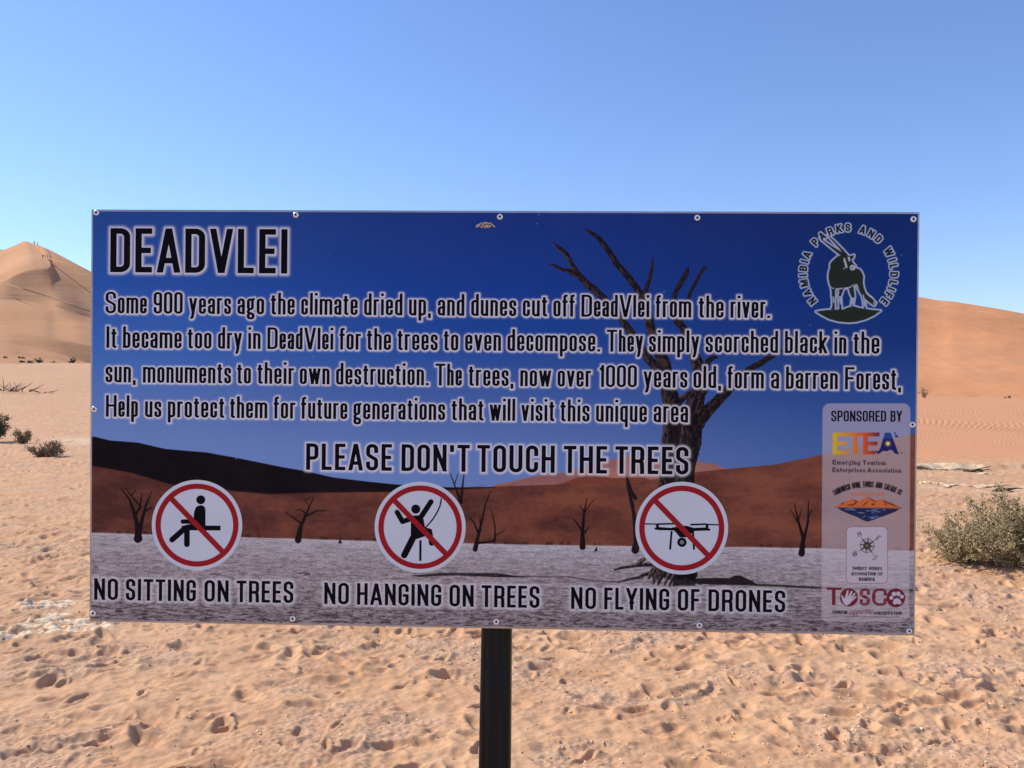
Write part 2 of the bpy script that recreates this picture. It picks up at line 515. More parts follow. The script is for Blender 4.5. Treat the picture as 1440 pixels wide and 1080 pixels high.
_c = [px2local(*p) for p in ((128.5, 294.5), (1293.3, 298.3), (1286.3, 894.0), (125.7, 874.0))]
AMIN, AMAX = min(c[0] for c in _c), max(c[0] for c in _c)
BMIN, BMAX = min(c[1] for c in _c), max(c[1] for c in _c)
PPM = 1010.0                                 # raster pixels per metre
RW, RH = int((AMAX - AMIN) * PPM) + 4, int((BMAX - BMIN) * PPM) + 4
def loc2r(a, b): return ((a - AMIN) * PPM + 2, (BMAX - b) * PPM + 2)
def px2r(px, py): return loc2r(*px2local(px, py))
RS = PPM * DL / FPX                          # raster px per photo px (about 2)

# ---------------------------------------------------------------- a condensed gothic, drawn by strokes
# caps/digits: y 0..1 baseline to cap line. lower case: y 0..1 baseline to x-line, 2 = ascender, -1 = descender
# vertex = (x, y[, corner radius as fraction of the box width]); stroke kinds: S square ends, D diagonal (run on and clipped), C closed, B butt
G = {}
r = .5
def g(ch, wd, *st, low=False): G[ch] = (wd, st, low)
stem = ('S', [(0, 0), (0, 1)])
g('A', .54, ('D', [(0, 0), (.5, 1.09)]), ('D', [(.5, 1.09), (1, 0)]), ('B', [(.16, .24), (.84, .24)]))
g('B', .48, ('C', [(0, .53), (0, 1), (.96, 1, .34), (.96, .53, .34)]), ('C', [(0, 0), (0, .53), (1, .53, .34), (1, 0, .34)]))
g('C', .46, ('S', [(1, .70), (1, 1, r), (0, 1, r), (0, 0, r), (1, 0, r), (1, .30)]))
g('D', .475, ('C', [(0, 0), (0, 1), (1, 1, .48), (1, 0, .48)]))
g('E', .40, stem, ('S', [(0, 1), (1, 1)]), ('S', [(0, .5), (.88, .5)]), ('S', [(0, 0), (1, 0)]))
g('F', .39, stem, ('S', [(0, 1), (1, 1)]), ('S', [(0, .5), (.88, .5)]))
g('G', .47, ('S', [(1, .72), (1, 1, r), (0, 1, r), (0, 0, r), (1, 0, r), (1, .46)]), ('S', [(.62, .46), (1, .46)]))
g('H', .49, stem, ('S', [(1, 0), (1, 1)]), ('B', [(0, .52), (1, .52)]))
g('I', .15, ('S', [(.5, 0), (.5, 1)]))
g('J', .40, ('S', [(1, 1), (1, 0, r), (0, 0, r), (0, .3)]))
g('K', .50, stem, ('D', [(0, .30), (.95, 1)]), ('D', [(.30, .58), (1, 0)]))
g('L', .385, stem, ('S', [(0, 0), (1, 0)]))
g('M', .64, stem, ('S', [(1, 0), (1, 1)]), ('D', [(0, 1), (.5, .12)]), ('D', [(1, 1), (.5, .12)]))
g('N', .50, stem, ('S', [(1, 0), (1, 1)]), ('D', [(0.0, 1), (1.0, 0)]))
g('O', .475, ('C', [(0, 0, r), (0, 1, r), (1, 1, r), (1, 0, r)]))
g('P', .47, stem, ('C', [(0, .44), (0, 1), (1, 1, .42), (1, .44, .42)]))
g('Q', .475, ('C', [(0, 0, r), (0, 1, r), (1, 1, r), (1, 0, r)]), ('S', [(.6, .2), (1, -.05)]))
g('R', .485, stem, ('C', [(0, .46), (0, 1), (1, 1, .40), (1, .46, .40)]), ('S', [(.5, .46), (.96, .46, .42), (1, 0)]))
g('S', .465, ('S', [(1, .76), (1, 1, r), (0, 1, r), (0, .60, .42), (1, .40, .42), (1, 0, r), (0, 0, r), (0, .24)]))
g('T', .47, ('S', [(0, 1), (1, 1)]), ('S', [(.5, 0), (.5, 1)]))
g('U', .485, ('S', [(0, 1), (0, 0, r), (1, 0, r), (1, 1)]))
g('V', .53, ('D', [(0, 1), (.5, -.09)]), ('D', [(.5, -.09), (1, 1)]))
g('W', .78, ('D', [(0, 1), (.25, -.09)]), ('D', [(.25, -.09), (.5, 1.09)]), ('D', [(.5, 1.09), (.75, -.09)]), ('D', [(.75, -.09), (1, 1)]))
g('X', .52, ('D', [(0, 0), (1, 1)]), ('D', [(0, 1), (1, 0)]))
g('Y', .51, ('D', [(0, 1), (.5, .42)]), ('D', [(1, 1), (.5, .42)]), ('S', [(.5, 0), (.5, .44)]))
g('Z', .44, ('S', [(0, 1), (1, 1)]), ('S', [(0, 0), (1, 0)]), ('D', [(0, 0), (1, 1)]))
g("'", .13, ('B', [(.6, 1.06), (.35, .76)]))
g('.', .13, ('S', [(.5, 0), (.5, .01)]))
g(',', .13, ('B', [(.62, .03), (.30, -.19)]), ('S', [(.5, 0), (.5, .01)]))
g('1', .24, ('S', [(1, 0), (1, 1)]), ('B', [(0, .80), (.9, .93)]))
g('0', .39, ('C', [(0, 0, r), (0, 1, r), (1, 1, r), (1, 0, r)]))
g('9', .39, ('C', [(0, .42, r), (0, 1, r), (1, 1, r), (1, .42, r)]), ('S', [(1, .8), (1, 0, r), (0, 0, r), (0, .22)]))
lo = dict(low=True)
bowl = ('C', [(0, 0, r), (0, 1, r), (1, 1, r), (1, 0, r)])
g('a', .30, ('S', [(0, .74), (0, 1, r), (1, 1, r), (1, 0)]), ('S', [(1, .56), (0, .48, .42), (0, 0, .42), (1, .04, .3), (1, .2)]), **lo)
g('b', .31, ('S', [(0, 0), (0, 2)]), bowl, **lo)
g('c', .285, ('S', [(1, .66), (1, 1, r), (0, 1, r), (0, 0, r), (1, 0, r), (1, .34)]), **lo)
g('d', .31, ('S', [(1, 0), (1, 2)]), bowl, **lo)
g('e', .30, ('S', [(0, .50), (1, .50), (1, 1, r), (0, 1, r), (0, 0, r), (1, 0, r), (1, .24)]), **lo)
g('f', .215, ('S', [(.30, 0), (.30, 2, .6), (1, 2)]), ('S', [(-.1, 1), (1, 1)]), **lo)
g('g', .32, ('C', [(0, .30, .42), (0, 1, .42), (.84, 1, .42), (.84, .30, .42)]), ('S', [(.84, 1), (1.05, 1.06)]), ('S', [(.25, .3), (0, .16, .3), (0, .0, .3), (.5, -.02)]),
  ('C', [(0, -1, .4), (0, -.1, .4), (1, -.1, .4), (1, -1, .4)]), **lo)
g('h', .31, ('S', [(0, 0), (0, 2)]), ('S', [(0, .8), (0, 1, r), (1, 1, r), (1, 0)]), **lo)
g('i', .135, ('S', [(.5, 0), (.5, 1)]), ('S', [(.5, 1.93), (.5, 2)]), **lo)
g('k', .31, ('S', [(0, 0), (0, 2)]), ('D', [(0, .36), (.95, 1)]), ('D', [(.3, .6), (1, 0)]), **lo)
g('l', .135, ('S', [(.5, 0), (.5, 2)]), **lo)
g('m', .53, ('S', [(0, 0), (0, 1)]), ('S', [(0, .8), (0, 1, .22), (.5, 1, .22), (.5, 0)]), ('S', [(.5, .8), (.5, 1, .22), (1, 1, .22), (1, 0)]), **lo)
g('n', .31, ('S', [(0, 0), (0, 1)]), ('S', [(0, .8), (0, 1, r), (1, 1, r), (1, 0)]), **lo)
g('o', .305, bowl, **lo)
g('p', .31, ('S', [(0, -1), (0, 1)]), bowl, **lo)
g('q', .31, ('S', [(1, -1), (1, 1)]), bowl, **lo)
g('r', .225, ('S', [(0, 0), (0, 1)]), ('S', [(0, .7), (0, 1, .7), (1, 1)]), **lo)
g('s', .29, ('S', [(1, .74), (1, 1, r), (0, 1, r), (0, .62, .42), (1, .40, .42), (1, 0, r), (0, 0, r), (0, .26)]), **lo)
g('t', .215, ('S', [(.38, 1.55), (.38, 0, .5), (1, 0)]), ('S', [(-.05, 1), (.95, 1)]), **lo)
g('u', .31, ('S', [(0, 1), (0, 0, r), (1, 0, r), (1, .2)]), ('S', [(1, 0), (1, 1)]), **lo)
g('v', .32, ('D', [(0, 1), (.5, -.06)]), ('D', [(.5, -.06), (1, 1)]), **lo)
g('w', .50, ('D', [(0, 1), (.25, 0)]), ('D', [(.25, 0), (.5, 1)]), ('D', [(.5, 1), (.75, 0)]), ('D', [(.75, 0), (1, 1)]), **lo)
g('y', .33, ('D', [(0, 1), (.52, 0)]), ('D', [(1, 1), (.50, 0)]), ('B', [(.56, .10), (.42, -.55), (.30, -1, .3), (-.02, -1)]), **lo)

def roundpath(pts, closed, bw):
    """polyline with rounded corners (absolute coordinates, radius = fraction of bw)"""
    P = [np.array(p[:2], float) for p in pts]
    R = [(p[2] if len(p) > 2 else 0) * bw for p in pts]
    n = len(P); out = []
    for i in range(n):
        if R[i] <= 1e-6 or (not closed and i in (0, n - 1)):
            out.append(P[i]); continue
        a = P[i - 1] - P[i]; b = P[(i + 1) % n] - P[i]
        la, lb = np.linalg.norm(a), np.linalg.norm(b)
        if la < 1e-6 or lb < 1e-6: out.append(P[i]); continue
        a /= la; b /= lb
        ang = math.acos(max(-1, min(1, float(a @ b))))
        if ang > 3.1: out.append(P[i]); continue
        d = min(R[i] / math.tan(ang / 2), la * .5, lb * .5)
        rr_ = d * math.tan(ang / 2)
        c = P[i] + (a + b) / np.linalg.norm(a + b) * (rr_ / math.sin(ang / 2))
        s0 = P[i] + a * d; s1 = P[i] + b * d
        a0 = math.atan2(*(s0 - c)[::-1]); a1 = math.atan2(*(s1 - c)[::-1])
        da = (a1 - a0 + math.pi) % (2 * math.pi) - math.pi
        m_ = 6
        for k in range(m_ + 1):
            t = a0 + da * k / m_
            out.append(c + rr_ * np.array([math.cos(t), math.sin(t)]))
    res = [out[0]]
    for q in out[1:]:
        if np.linalg.norm(q - res[-1]) > 1e-5: res.append(q)
    if closed and np.linalg.norm(res[0] - res[-1]) < 1e-5: res.pop()
    return res

def hull(pts):
    P = sorted([tuple(p) for p in pts])
    def half(Q):
        h = []
        for p in Q:
            while len(h) > 1 and (h[-1][0] - h[-2][0]) * (p[1] - h[-2][1]) - (h[-1][1] - h[-2][1]) * (p[0] - h[-2][0]) <= 1e-12: h.pop()
            h.append(p)
        return h[:-1]
    return [np.array(p) for p in half(P) + half(P[::-1])]

def ribbon(P, closed, hw):
    """quads of a constant width ribbon with mitred joints"""
    n = len(P); L = []; Rr = []
    for i in range(n):
        if closed or 0 < i < n - 1:
            a = P[i] - P[i - 1]; b = P[(i + 1) % n] - P[i]
        elif i == 0: a = b = P[1] - P[0]
        else: a = b = P[-1] - P[-2]
        a = a / np.linalg.norm(a); b = b / np.linalg.norm(b)
        na = np.array([-a[1], a[0]]); nb = np.array([-b[1], b[0]])
        m_ = na + nb; m_ /= np.linalg.norm(m_)
        k = hw / max(.45, float(m_ @ na))
        L.append(P[i] + m_ * k); Rr.append(P[i] - m_ * k)
    qs = []
    for i in range(n if closed else n - 1):
        j = (i + 1) % n
        qs.append(hull([L[i], Rr[i], Rr[j], L[j]]))
    return qs

def clipy(poly, y0, y1):
    for lim, sgn in ((y0, 1), (y1, -1)):
        out = []
        for i in range(len(poly)):
            p, q = poly[i], poly[(i + 1) % len(poly)]
            ip = sgn * (p[1] - lim) >= 0; iq = sgn * (q[1] - lim) >= 0
            if ip: out.append(p)
            if ip != iq:
                t = (lim - p[1]) / (q[1] - p[1]); out.append(p + (q - p) * t)
        poly = out
        if len(poly) < 3: return []
    return poly

def glyph(ch, wscale, t, aniso, xh=.73, desc=.235):
    """convex polygons of a letter; cap height 1, vertical stems t thick, horizontals t*aniso"""
    wd, strokes, low = G[ch]
    W = wd * wscale
    if wd < .2: W = max(W * .9, t)
    th = t * aniso
    k = aniso                                   # work in a space squashed in x so that the pen is round
    Wb = max(W - t, 0.0)
    def my(y):
        if not low: return th / 2 + y * (1 - th)
        if y < 0: return th / 2 + y * desc
        if y <= 1: return th / 2 + y * (xh - th)
        return xh - th / 2 + (y - 1) * (1 - xh)
    res = []
    for kind, pts in strokes:
        Q = [((t / 2 + p[0] * Wb) * k, my(p[1])) + tuple(p[2:]) for p in pts]
        closed = kind == 'C'
        if kind in 'SD':
            e = th / 2 if kind == 'S' else th * 1.3
            a = np.array(Q[0][:2]) - np.array(Q[1][:2]); a = a / np.linalg.norm(a) * e
            b = np.array(Q[-1][:2]) - np.array(Q[-2][:2]); b = b / np.linalg.norm(b) * e
            Q[0] = (Q[0][0] + a[0], Q[0][1] + a[1]) + tuple(Q[0][2:])
            Q[-1] = (Q[-1][0] + b[0], Q[-1][1] + b[1]) + tuple(Q[-1][2:])
        P = roundpath(Q, closed, Wb * k)
        P = [np.array(p) for p in P]
        hi = (xh if low and max(p[1] for p in pts) <= 1.1 else 1.1)
        for q in ribbon(P, closed, th / 2):
            if kind == 'D': q = clipy(q, 0.0, xh if low else 1.0)
            if len(q) >= 3: res.append([np.array((p[0] / k, p[1])) for p in q])
    if ch == 'i' or ch == '.' or ch == 'l' or ch == 'I':
        sh = (W - (t + (W - t) * 1.0)) / 2
    return W, res

def word_polys(txt, wscale, t, aniso, gap, width):
    """letters of one word fitted to a width (in cap heights)"""
    nat = sum(max(G[c][0] * wscale, t) for c in txt)
    s = 1.0
    for _ in range(12):
        tot = sum(glyph_w(c, wscale * s, t) for c in txt) + gap * (len(txt) - 1) * s
        s *= 1 + (width / tot - 1) * 1.1
    out = []; x = 0
    for c in txt:
        W, ps = glyph(c, wscale * s, t, aniso)
        out.append([[q + np.array((x, 0)) for q in p] for p in ps])
        x += W + gap * s
    return out
def glyph_w(c, ws, t):
    wd = G[c][0] * ws
    return max(wd * .9, t) if G[c][0] < .2 else wd

SLANT = 0.009
def text_line(words, base, H, ws, t, aniso, gap):
    """words = [(text, x0, x1)]; base = ((xa, ya), (xb, yb)) baseline in photo px; H = (Ha, Hb). Returns glyph polygons in photo px"""
    (xa, ya), (xb, yb) = base
    out = []
    for txt, x0, x1 in words:
        f0 = ((x0 + x1) / 2 - xa) / (xb - xa)
        Hm = H[0] + (H[1] - H[0]) * f0
        for gl in word_polys(txt, ws, t, aniso, gap, (x1 - x0) / Hm):
            G2 = []
            for p in gl:
                q = []
                for v in p:
                    X = x0 + v[0] * Hm; f = (X - xa) / (xb - xa)
                    Y = ya + (yb - ya) * f - v[1] * (H[0] + (H[1] - H[0]) * f)
                    q.append((X + SLANT * v[1] * Hm, Y))
                G2.append(q)
            out.append(G2)
    return out

def arc_text(txt, cx, cy, R, a0, a1, H, ws, t, aniso, gap, bold=1.0):
    """text round a circle (clockwise, outside up); angles in degrees from the left going over the top"""
    res = []
    widths = [(.3 if c == ' ' else glyph_w(c, ws, t)) for c in txt]
    tot = sum(widths) + gap * (len(txt) - 1)
    x = 0
    for c, wd in zip(txt, widths):
        mid = (x + wd / 2) / tot
        a = rad(a0 + (a1 - a0) * mid)
        if c != ' ':
            W, ps = glyph(c, ws, t, aniso)
            up = np.array((-math.cos(a), -math.sin(a))); rt = np.array((math.sin(a), -math.cos(a)))
            G2 = []
            for p in ps:
                G2.append([tuple(np.array((cx, cy)) + up * (R + v[1] * H) + rt * ((v[0] - W / 2) * H)) for v in p])
            res.append(G2)
        x += wd + gap
    return res

# ---------------------------------------------------------------- mesh from overlapping flat polygons
def ccw(p):
    a = 0
    for i in range(len(p)):
        x0, y0 = p[i]; x1, y1 = p[(i + 1) % len(p)]; a += x0 * y1 - x1 * y0
    return a
def flat_mesh(name, groups, off, uv=False):
    """groups: list of lists of polygons (photo px); each group is united into one flat, non overlapping shape"""
    V = []; F = []
    for polys in groups:
        vs_ = []; fs = []
        for p in polys:
            q = [px2local(*v) for v in p]
            if abs(ccw(q)) < 1e-9: continue
            if ccw(q) < 0: q = q[::-1]
            fs.append(list(range(len(vs_), len(vs_) + len(q))))
            vs_ += [Vector((a * 100, b * 100)) for a, b in q]
        if not fs: continue
        r_ = delaunay_2d_cdt(vs_, [], fs, 0, 1e-5)
        base = len(V)
        V += [loc2w(v.x / 100, v.y / 100, off) for v in r_[0]]
        cp = [[vs_[i] for i in f] for f in fs]
        for f, of in zip(r_[2], r_[5]):
            if not of: continue
            cx_ = sum(r_[0][i].x for i in f) / len(f); cy_ = sum(r_[0][i].y for i in f) / len(f)
            hit = False
            for k in of:
                pass
            for q in cp:
                if len(q) > 8 and of: hit = True; break
                if all((q[(i + 1) % len(q)].x - q[i].x) * (cy_ - q[i].y) - (q[(i + 1) % len(q)].y - q[i].y) * (cx_ - q[i].x) > -1e-7 for i in range(len(q))): hit = True; break
            if hit: F.append([base + i for i in f])
    me = bpy.data.meshes.new(name)
    me.from_pydata([tuple(v - ROOT) for v in V], [], F)
    # face the camera
    me.update()
    bm = bmesh.new(); bm.from_mesh(me)
    flip = [f for f in bm.faces if f.normal.dot(n_) < 0]
    bmesh.ops.reverse_faces(bm, faces=flip)
    bm.to_mesh(me); bm.free()
    if uv: film_uv(me)
    return me
def film_uv(me):
    ul = me.uv_layers.new(name='film')
    for lp in me.loops:
        q = me.vertices[lp.vertex_index].co + ROOT - O_
        x, y = loc2r(q.dot(ex), q.dot(ez))
        ul.data[lp.index].uv = (x / RW, 1 - y / RH)

# ---------------------------------------------------------------- raster painting of the printed film
IMG = np.zeros((RH, RW, 3), np.float32)
YY, XX = np.mgrid[0:RH, 0:RW].astype(np.float32)
# photo coordinates of every raster pixel (affine is exact enough here)
_A = []
for q in ((300, 350), (1200, 350), (300, 850), (1200, 850), (700, 600)):
    _A.append((*px2r(*q), 1, *q))
_A = np.array(_A)
_s = np.linalg.lstsq(np.c_[_A[:, :3], _A[:, 0] * _A[:, 1]], _A[:, 3:], rcond=None)[0]
PX = (XX * _s[0, 0] + YY * _s[1, 0] + _s[2, 0] + XX * YY * _s[3, 0]).astype(np.float32)
PY = (XX * _s[0, 1] + YY * _s[1, 1] + _s[2, 1] + XX * YY * _s[3, 1]).astype(np.float32)

# what the print shows is noted as seen in open shade; the white of the print reads (200, 197, 216) there
WH = np.array(srgb(170, 158, 174)) / 0.80
def ink(r_, g_, b_):
    return np.minimum(np.array(srgb(r_, g_, b_)) / WH, .95).astype(np.float32)

def blend(mask, col, sl=None):
    tgt = IMG if sl is None else IMG[sl]
    tgt += (np.asarray(col, np.float32) - tgt) * mask[..., None]

def poly_mask(pts, soft=.7, photo=True):
    """antialiased mask of a simple polygon by winding test + edge distance"""
    P = np.array([px2r(*p) if photo else p for p in pts], np.float32)
    x0, x1 = int(max(P[:, 0].min() - 3, 0)), int(min(P[:, 0].max() + 4, RW))
    y0, y1 = int(max(P[:, 1].min() - 3, 0)), int(min(P[:, 1].max() + 4, RH))
    if x1 <= x0 or y1 <= y0: return None, None
    X = XX[y0:y1, x0:x1]; Y = YY[y0:y1, x0:x1]
    ins = np.zeros(X.shape, bool); d2 = np.full(X.shape, 1e9, np.float32)
    n = len(P)
    for i in range(n):
        ax, ay = P[i]; bx, by = P[(i + 1) % n]
        dx, dy = bx - ax, by - ay
        L2 = dx * dx + dy * dy + 1e-9
        t = np.clip(((X - ax) * dx + (Y - ay) * dy) / L2, 0, 1)
        d2 = np.minimum(d2, (X - ax - t * dx) ** 2 + (Y - ay - t * dy) ** 2)
        if abs(dy) > 1e-9:
            c = (ay > Y) != (by > Y)
            ins ^= c & (X < (bx - ax) * (Y - ay) / dy + ax)
    d = np.sqrt(d2) * np.where(ins, -1, 1)
    return np.clip(.5 - d / (2 * soft), 0, 1), (slice(y0, y1), slice(x0, x1))
def fillp(pts, col, soft=.7, a=1.0):
    m_, sl = poly_mask(pts, soft)
    if m_ is not None: blend(m_ * a, col, sl)

def dist_field(polys, margin):
    """distance (raster px) outside convex polygons given in photo px"""
    D = np.full((RH, RW), 99.0, np.float32)
    for p in polys:
        P = np.array([px2r(*v) for v in p], np.float32)
        if ccw(P) < 0: P = P[::-1]
        x0, x1 = int(max(P[:, 0].min() - margin, 0)), int(min(P[:, 0].max() + margin + 1, RW))
        y0, y1 = int(max(P[:, 1].min() - margin, 0)), int(min(P[:, 1].max() + margin + 1, RH))
        if x1 <= x0 or y1 <= y0: continue
        X = XX[y0:y1, x0:x1]; Y = YY[y0:y1, x0:x1]
        ins = np.ones(X.shape, bool); d2 = np.full(X.shape, 1e9, np.float32)
        for i in range(len(P)):
            ax, ay = P[i]; bx, by = P[(i + 1) % len(P)]
            dx, dy = bx - ax, by - ay
            L2 = dx * dx + dy * dy + 1e-6
            t = np.clip(((X - ax) * dx + (Y - ay) * dy) / L2, 0, 1)
            d2 = np.minimum(d2, (X - ax - t * dx) ** 2 + (Y - ay - t * dy) ** 2)
            ins &= (dx * (Y - ay) - dy * (X - ax)) >= 0
        d = np.sqrt(d2); d[ins] = -np.minimum(d[ins], 3)
        D[y0:y1, x0:x1] = np.minimum(D[y0:y1, x0:x1], d)
    return D

def lerp3(f, stops):
    """colour ramp over an array"""
    out = np.empty(f.shape + (3,), np.float32)
    xs = [s[0] for s in stops]
    for c in range(3):
        out[..., c] = np.interp(f, xs, [s[1][c] for s in stops])
    return out

# sky of the printed picture: dark blue on top right, paler low left
tl = lerp3(PY, [(296, ink(34, 58, 128)), (400, ink(40, 72, 152)), (500, ink(62, 92, 168)), (580, ink(92, 106, 168)), (640, ink(104, 116, 176)), (700, ink(110, 124, 188))])
tr = lerp3(PY, [(296, ink(18, 34, 92)), (400, ink(17, 40, 106)), (480, ink(22, 46, 112)), (560, ink(44, 66, 132)), (640, ink(66, 84, 146)), (700, ink(80, 92, 150))])
md = lerp3(PY, [(296, ink(26, 44, 112)), (400, ink(24, 50, 130)), (480, ink(30, 62, 142)), (560, ink(64, 84, 152)), (640, ink(92, 106, 168)), (700, ink(100, 112, 172))])
f1 = sstep(100, 720, PX)[..., None]; f2 = sstep(640, 1240, PX)[..., None]
IMG[:] = tl * (1 - f1) + md * f1
IMG[:] = (IMG * (1 - f2) + tr * f2) * np.array((.90, .98, .92), np.float32)

def edge_y(pts):
    pts = sorted(pts)
    return np.interp(PX, [p[0] for p in pts], [p[1] for p in pts]).astype(np.float32)
nbig = fbm(PX * .012, PY * .03, 4, 80)
nfine = fbm(PX * .09, PY * .16, 3, 81)
# far pink dune, centre
e = edge_y([(100, 760), (690, 690), (700, 681), (722, 677), (760, 668), (800, 664), (850, 649), (890, 640), (920, 646), (975, 648), (1000, 651), (1014, 655), (1026, 660), (1040, 700), (1300, 760)])
blend(sstep(-.6, .6, PY - e), lerp3(nbig + (PX - 700) * .0005, [(-.5, ink(122, 78, 84)), (.5, ink(146, 92, 84))]))
fillp([(786, 681), (812, 671), (832, 668), (862, 672), (905, 671), (930, 680), (1026, 668), (1026, 700), (780, 700)], ink(104, 52, 42))
# red dune, middle and right
e = edge_y([(100, 640), (129, 640), (170, 650), (240, 660), (330, 675), (390, 684), (500, 691), (610, 690), (640, 686), (700, 684), (790, 681), (860, 679), (930, 673), (977, 664), (1026, 659), (1090, 653), (1156, 639), (1220, 622), (1300, 606)])
red = lerp3(nbig * .8 + nfine * .25 + (PX - 700) * .0006, [(-.5, ink(68, 36, 36)), (0, ink(92, 49, 43)), (.5, ink(112, 61, 50))])
blend(sstep(-.6, .6, PY - e), red)
for k in range(26):                          # wind streaks on the red slope
    rs = np.random.RandomState(500 + k)
    x0, y0 = rs.uniform(640, 1240), rs.uniform(680, 755)
    L = rs.uniform(12, 44)
    fillp([(x0, y0), (x0 + L * .5, y0 - 2.0), (x0 + L, y0 - L * .16), (x0 + L * .5, y0 + .6)], ink(70, 38, 36), 1.6, .38)
# dark shadowed dune on the left
e1 = edge_y([(100, 612), (129, 614), (150, 619), (190, 622), (230, 631), (290, 636), (340, 645), (400, 657), (430, 662), (470, 671), (520, 677), (560, 681), (600, 684), (640, 685), (700, 684.5), (710, 690)])
e2 = edge_y([(100, 655), (129, 655), (180, 664), (240, 681), (300, 686), (330, 690), (380, 694), (450, 692), (560, 691), (620, 689), (700, 685), (720, 680)])
dk = lerp3(nbig, [(-.5, ink(14, 9, 15)), (.5, ink(21, 14, 20))])
blend(sstep(-.6, .6, PY - e1) * sstep(2.0, -.8, PY - e2) * (PX < 702), dk)
# white clay pan
base_y = edge_y([(100, 748), (129, 749), (400, 757), (600, 763), (760, 766), (900, 768), (1040, 769), (1156, 771), (1300, 775)])
cl = fbm(PX * .022, PY * .22, 4, 90); cl2 = fbm(PX * .10, PY * .55, 4, 91, .6)
dpt = np.clip((PY - base_y) / 120, 0, 1)
cw = lerp3(dpt, [(0, ink(152, 139, 152)), (.25, ink(140, 124, 136)), (.6, ink(132, 114, 124)), (1, ink(118, 100, 110))])
cl3 = fbm(PX * .30, PY * .95, 2, 98)
tex = np.clip(1 + (.22 + .25 * dpt) * cl * 1.2 + (.24 + .60 * dpt) * cl2 + .42 * cl3, .40, 1.4)
crk = sstep(.06, .30, fbm(PX * .055, PY * .33, 4, 92, .68)) * (.16 + .75 * dpt)
cw = cw * tex[..., None] * (1 - crk[..., None] * .80)
ed_ = 1 - np.clip(np.abs(fbm(PX * .045, PY * .24, 3, 97, .6)) * 9, 0, 1)           # rims of the dried mud plates
cw = cw * (1 - (.10 + .45 * dpt) * ed_ * sstep(-.15, .25, nfine + .1))[..., None]
blend(sstep(-.5, .5, PY - base_y), cw)
wl = np.exp(-((PY - base_y - 1.2) / 1.6) ** 2) * sstep(-.1, .4, noise(PX * .03, PY * 0, 95) + .3)
blend(wl * .5, ink(168, 152, 166))
bush = sstep(.0, .28, fbm(PX * .07, PY * 0 + 3, 3, 96)) * np.exp(-((PY - base_y + 2.4) / 2.2) ** 2)
blend(bush * .8, ink(40, 26, 30))

# shadows lying on the clay
DK = ink(18, 12, 18)
fillp([(577, 809), (620, 805), (700, 805.5), (738, 811), (700, 811.5), (640, 809), (590, 811)], DK, 1.2, .92)
fillp([(700, 808), (742, 810), (742, 812), (700, 811)], DK, 1.2, .8)
for seg in ([(742, 810), (800, 811), (830, 816), (870, 818), (905, 812)], [(420, 806), (428, 804.5), (436, 807), (428, 808)]):
    for i in range(len(seg) - 1):
        (ax, ay), (bx, by) = seg[i], seg[i + 1]
        fillp([(ax, ay - .9), (bx, by - .9), (bx, by + 1.2), (ax, ay + 1.2)], ink(58, 40, 46), 1.2, .75)
fillp([(970, 813), (1000, 812.5), (1026, 812.5), (1033, 809), (1041, 809), (1060, 818), (1064, 823), (1000, 822), (975, 820)], DK, .9, .97)
fillp([(1060, 820), (1160, 825), (1290, 829), (1290, 831.5), (1160, 828), (1062, 824)], DK, 1.0, .9)

# dead trees of the print: tapered limbs with bark streaks
def limb(pts, light=.5, base=(20, 13, 20), hi=(98, 78, 82), seed=0):
    """pts = (x, y, radius) in photo px"""
    for i in range(len(pts) - 1):
        (ax, ay, ra), (bx, by, rb) = pts[i], pts[i + 1]
        A_ = px2r(ax, ay); B_ = px2r(bx, by)
        ra2, rb2 = ra * RS, rb * RS
        mg = max(ra2, rb2) + 3
        x0, x1 = int(max(min(A_[0], B_[0]) - mg, 0)), int(min(max(A_[0], B_[0]) + mg, RW))
        y0, y1 = int(max(min(A_[1], B_[1]) - mg, 0)), int(min(max(A_[1], B_[1]) + mg, RH))
        if x1 <= x0 or y1 <= y0: continue
        X = XX[y0:y1, x0:x1]; Y = YY[y0:y1, x0:x1]
        dx, dy = B_[0] - A_[0], B_[1] - A_[1]
        L = math.hypot(dx, dy) + 1e-6
        t = np.clip(((X - A_[0]) * dx + (Y - A_[1]) * dy) / L ** 2, 0, 1)
        rr2 = ra2 + (rb2 - ra2) * t
        lat = ((X - A_[0]) * -dy + (Y - A_[1]) * dx) / L
        if dy > 0: lat = -lat                      # positive = right side for an upward limb
        d = np.sqrt((X - A_[0] - t * dx) ** 2 + (Y - A_[1] - t * dy) ** 2)
        rag = .10 * rr2 * noise(X * .16, Y * .16, 200 + seed)
        m_ = np.clip(.5 - (d - rr2 - rag) / 1.3, 0, 1)
        s = lat / np.maximum(rr2, .5)
        al = t * L
        st = noise(s * 2.6 + noise(al * .05, s, 210 + seed), al * .05, 220 + seed) + .6 * noise(s * 6, al * .12, 230 + seed)
        v = np.clip(.12 + 1.15 * st - .55 * s * light, 0, 1) * (.25 + .6 * light)
        c = ink(*base) + (ink(*hi) - ink(*base)) * v[..., None] ** 1.2
        c = c * (1 - .55 * np.clip(np.abs(s) - .6, 0, 1))[..., None]
        blend(m_, c, (slice(y0, y1), slice(x0, x1)))
big = dict(light=.8)
limb([(985, 548, 10), (984, 520, 9), (976, 500, 7.5), (969, 474, 6.5), (958, 458, 5)], .75, seed=1)
limb([(972, 480, 5), (960, 462, 4), (950, 452, 3.5), (946, 430, 3.2), (949, 412, 3), (958, 396, 3.6), (965, 384, 3.2), (967, 377, 2)], .35, seed=2)
limb([(956, 455, 3.6), (964, 430, 2.6), (971, 410, 2.3), (980, 393, 2.2), (987, 380, 2.4), (990, 374, 1.2)], .35, seed=3)
limb([(984, 385, 1.5), (991, 377, 1.4), (995, 375, .8)], .3, seed=3)
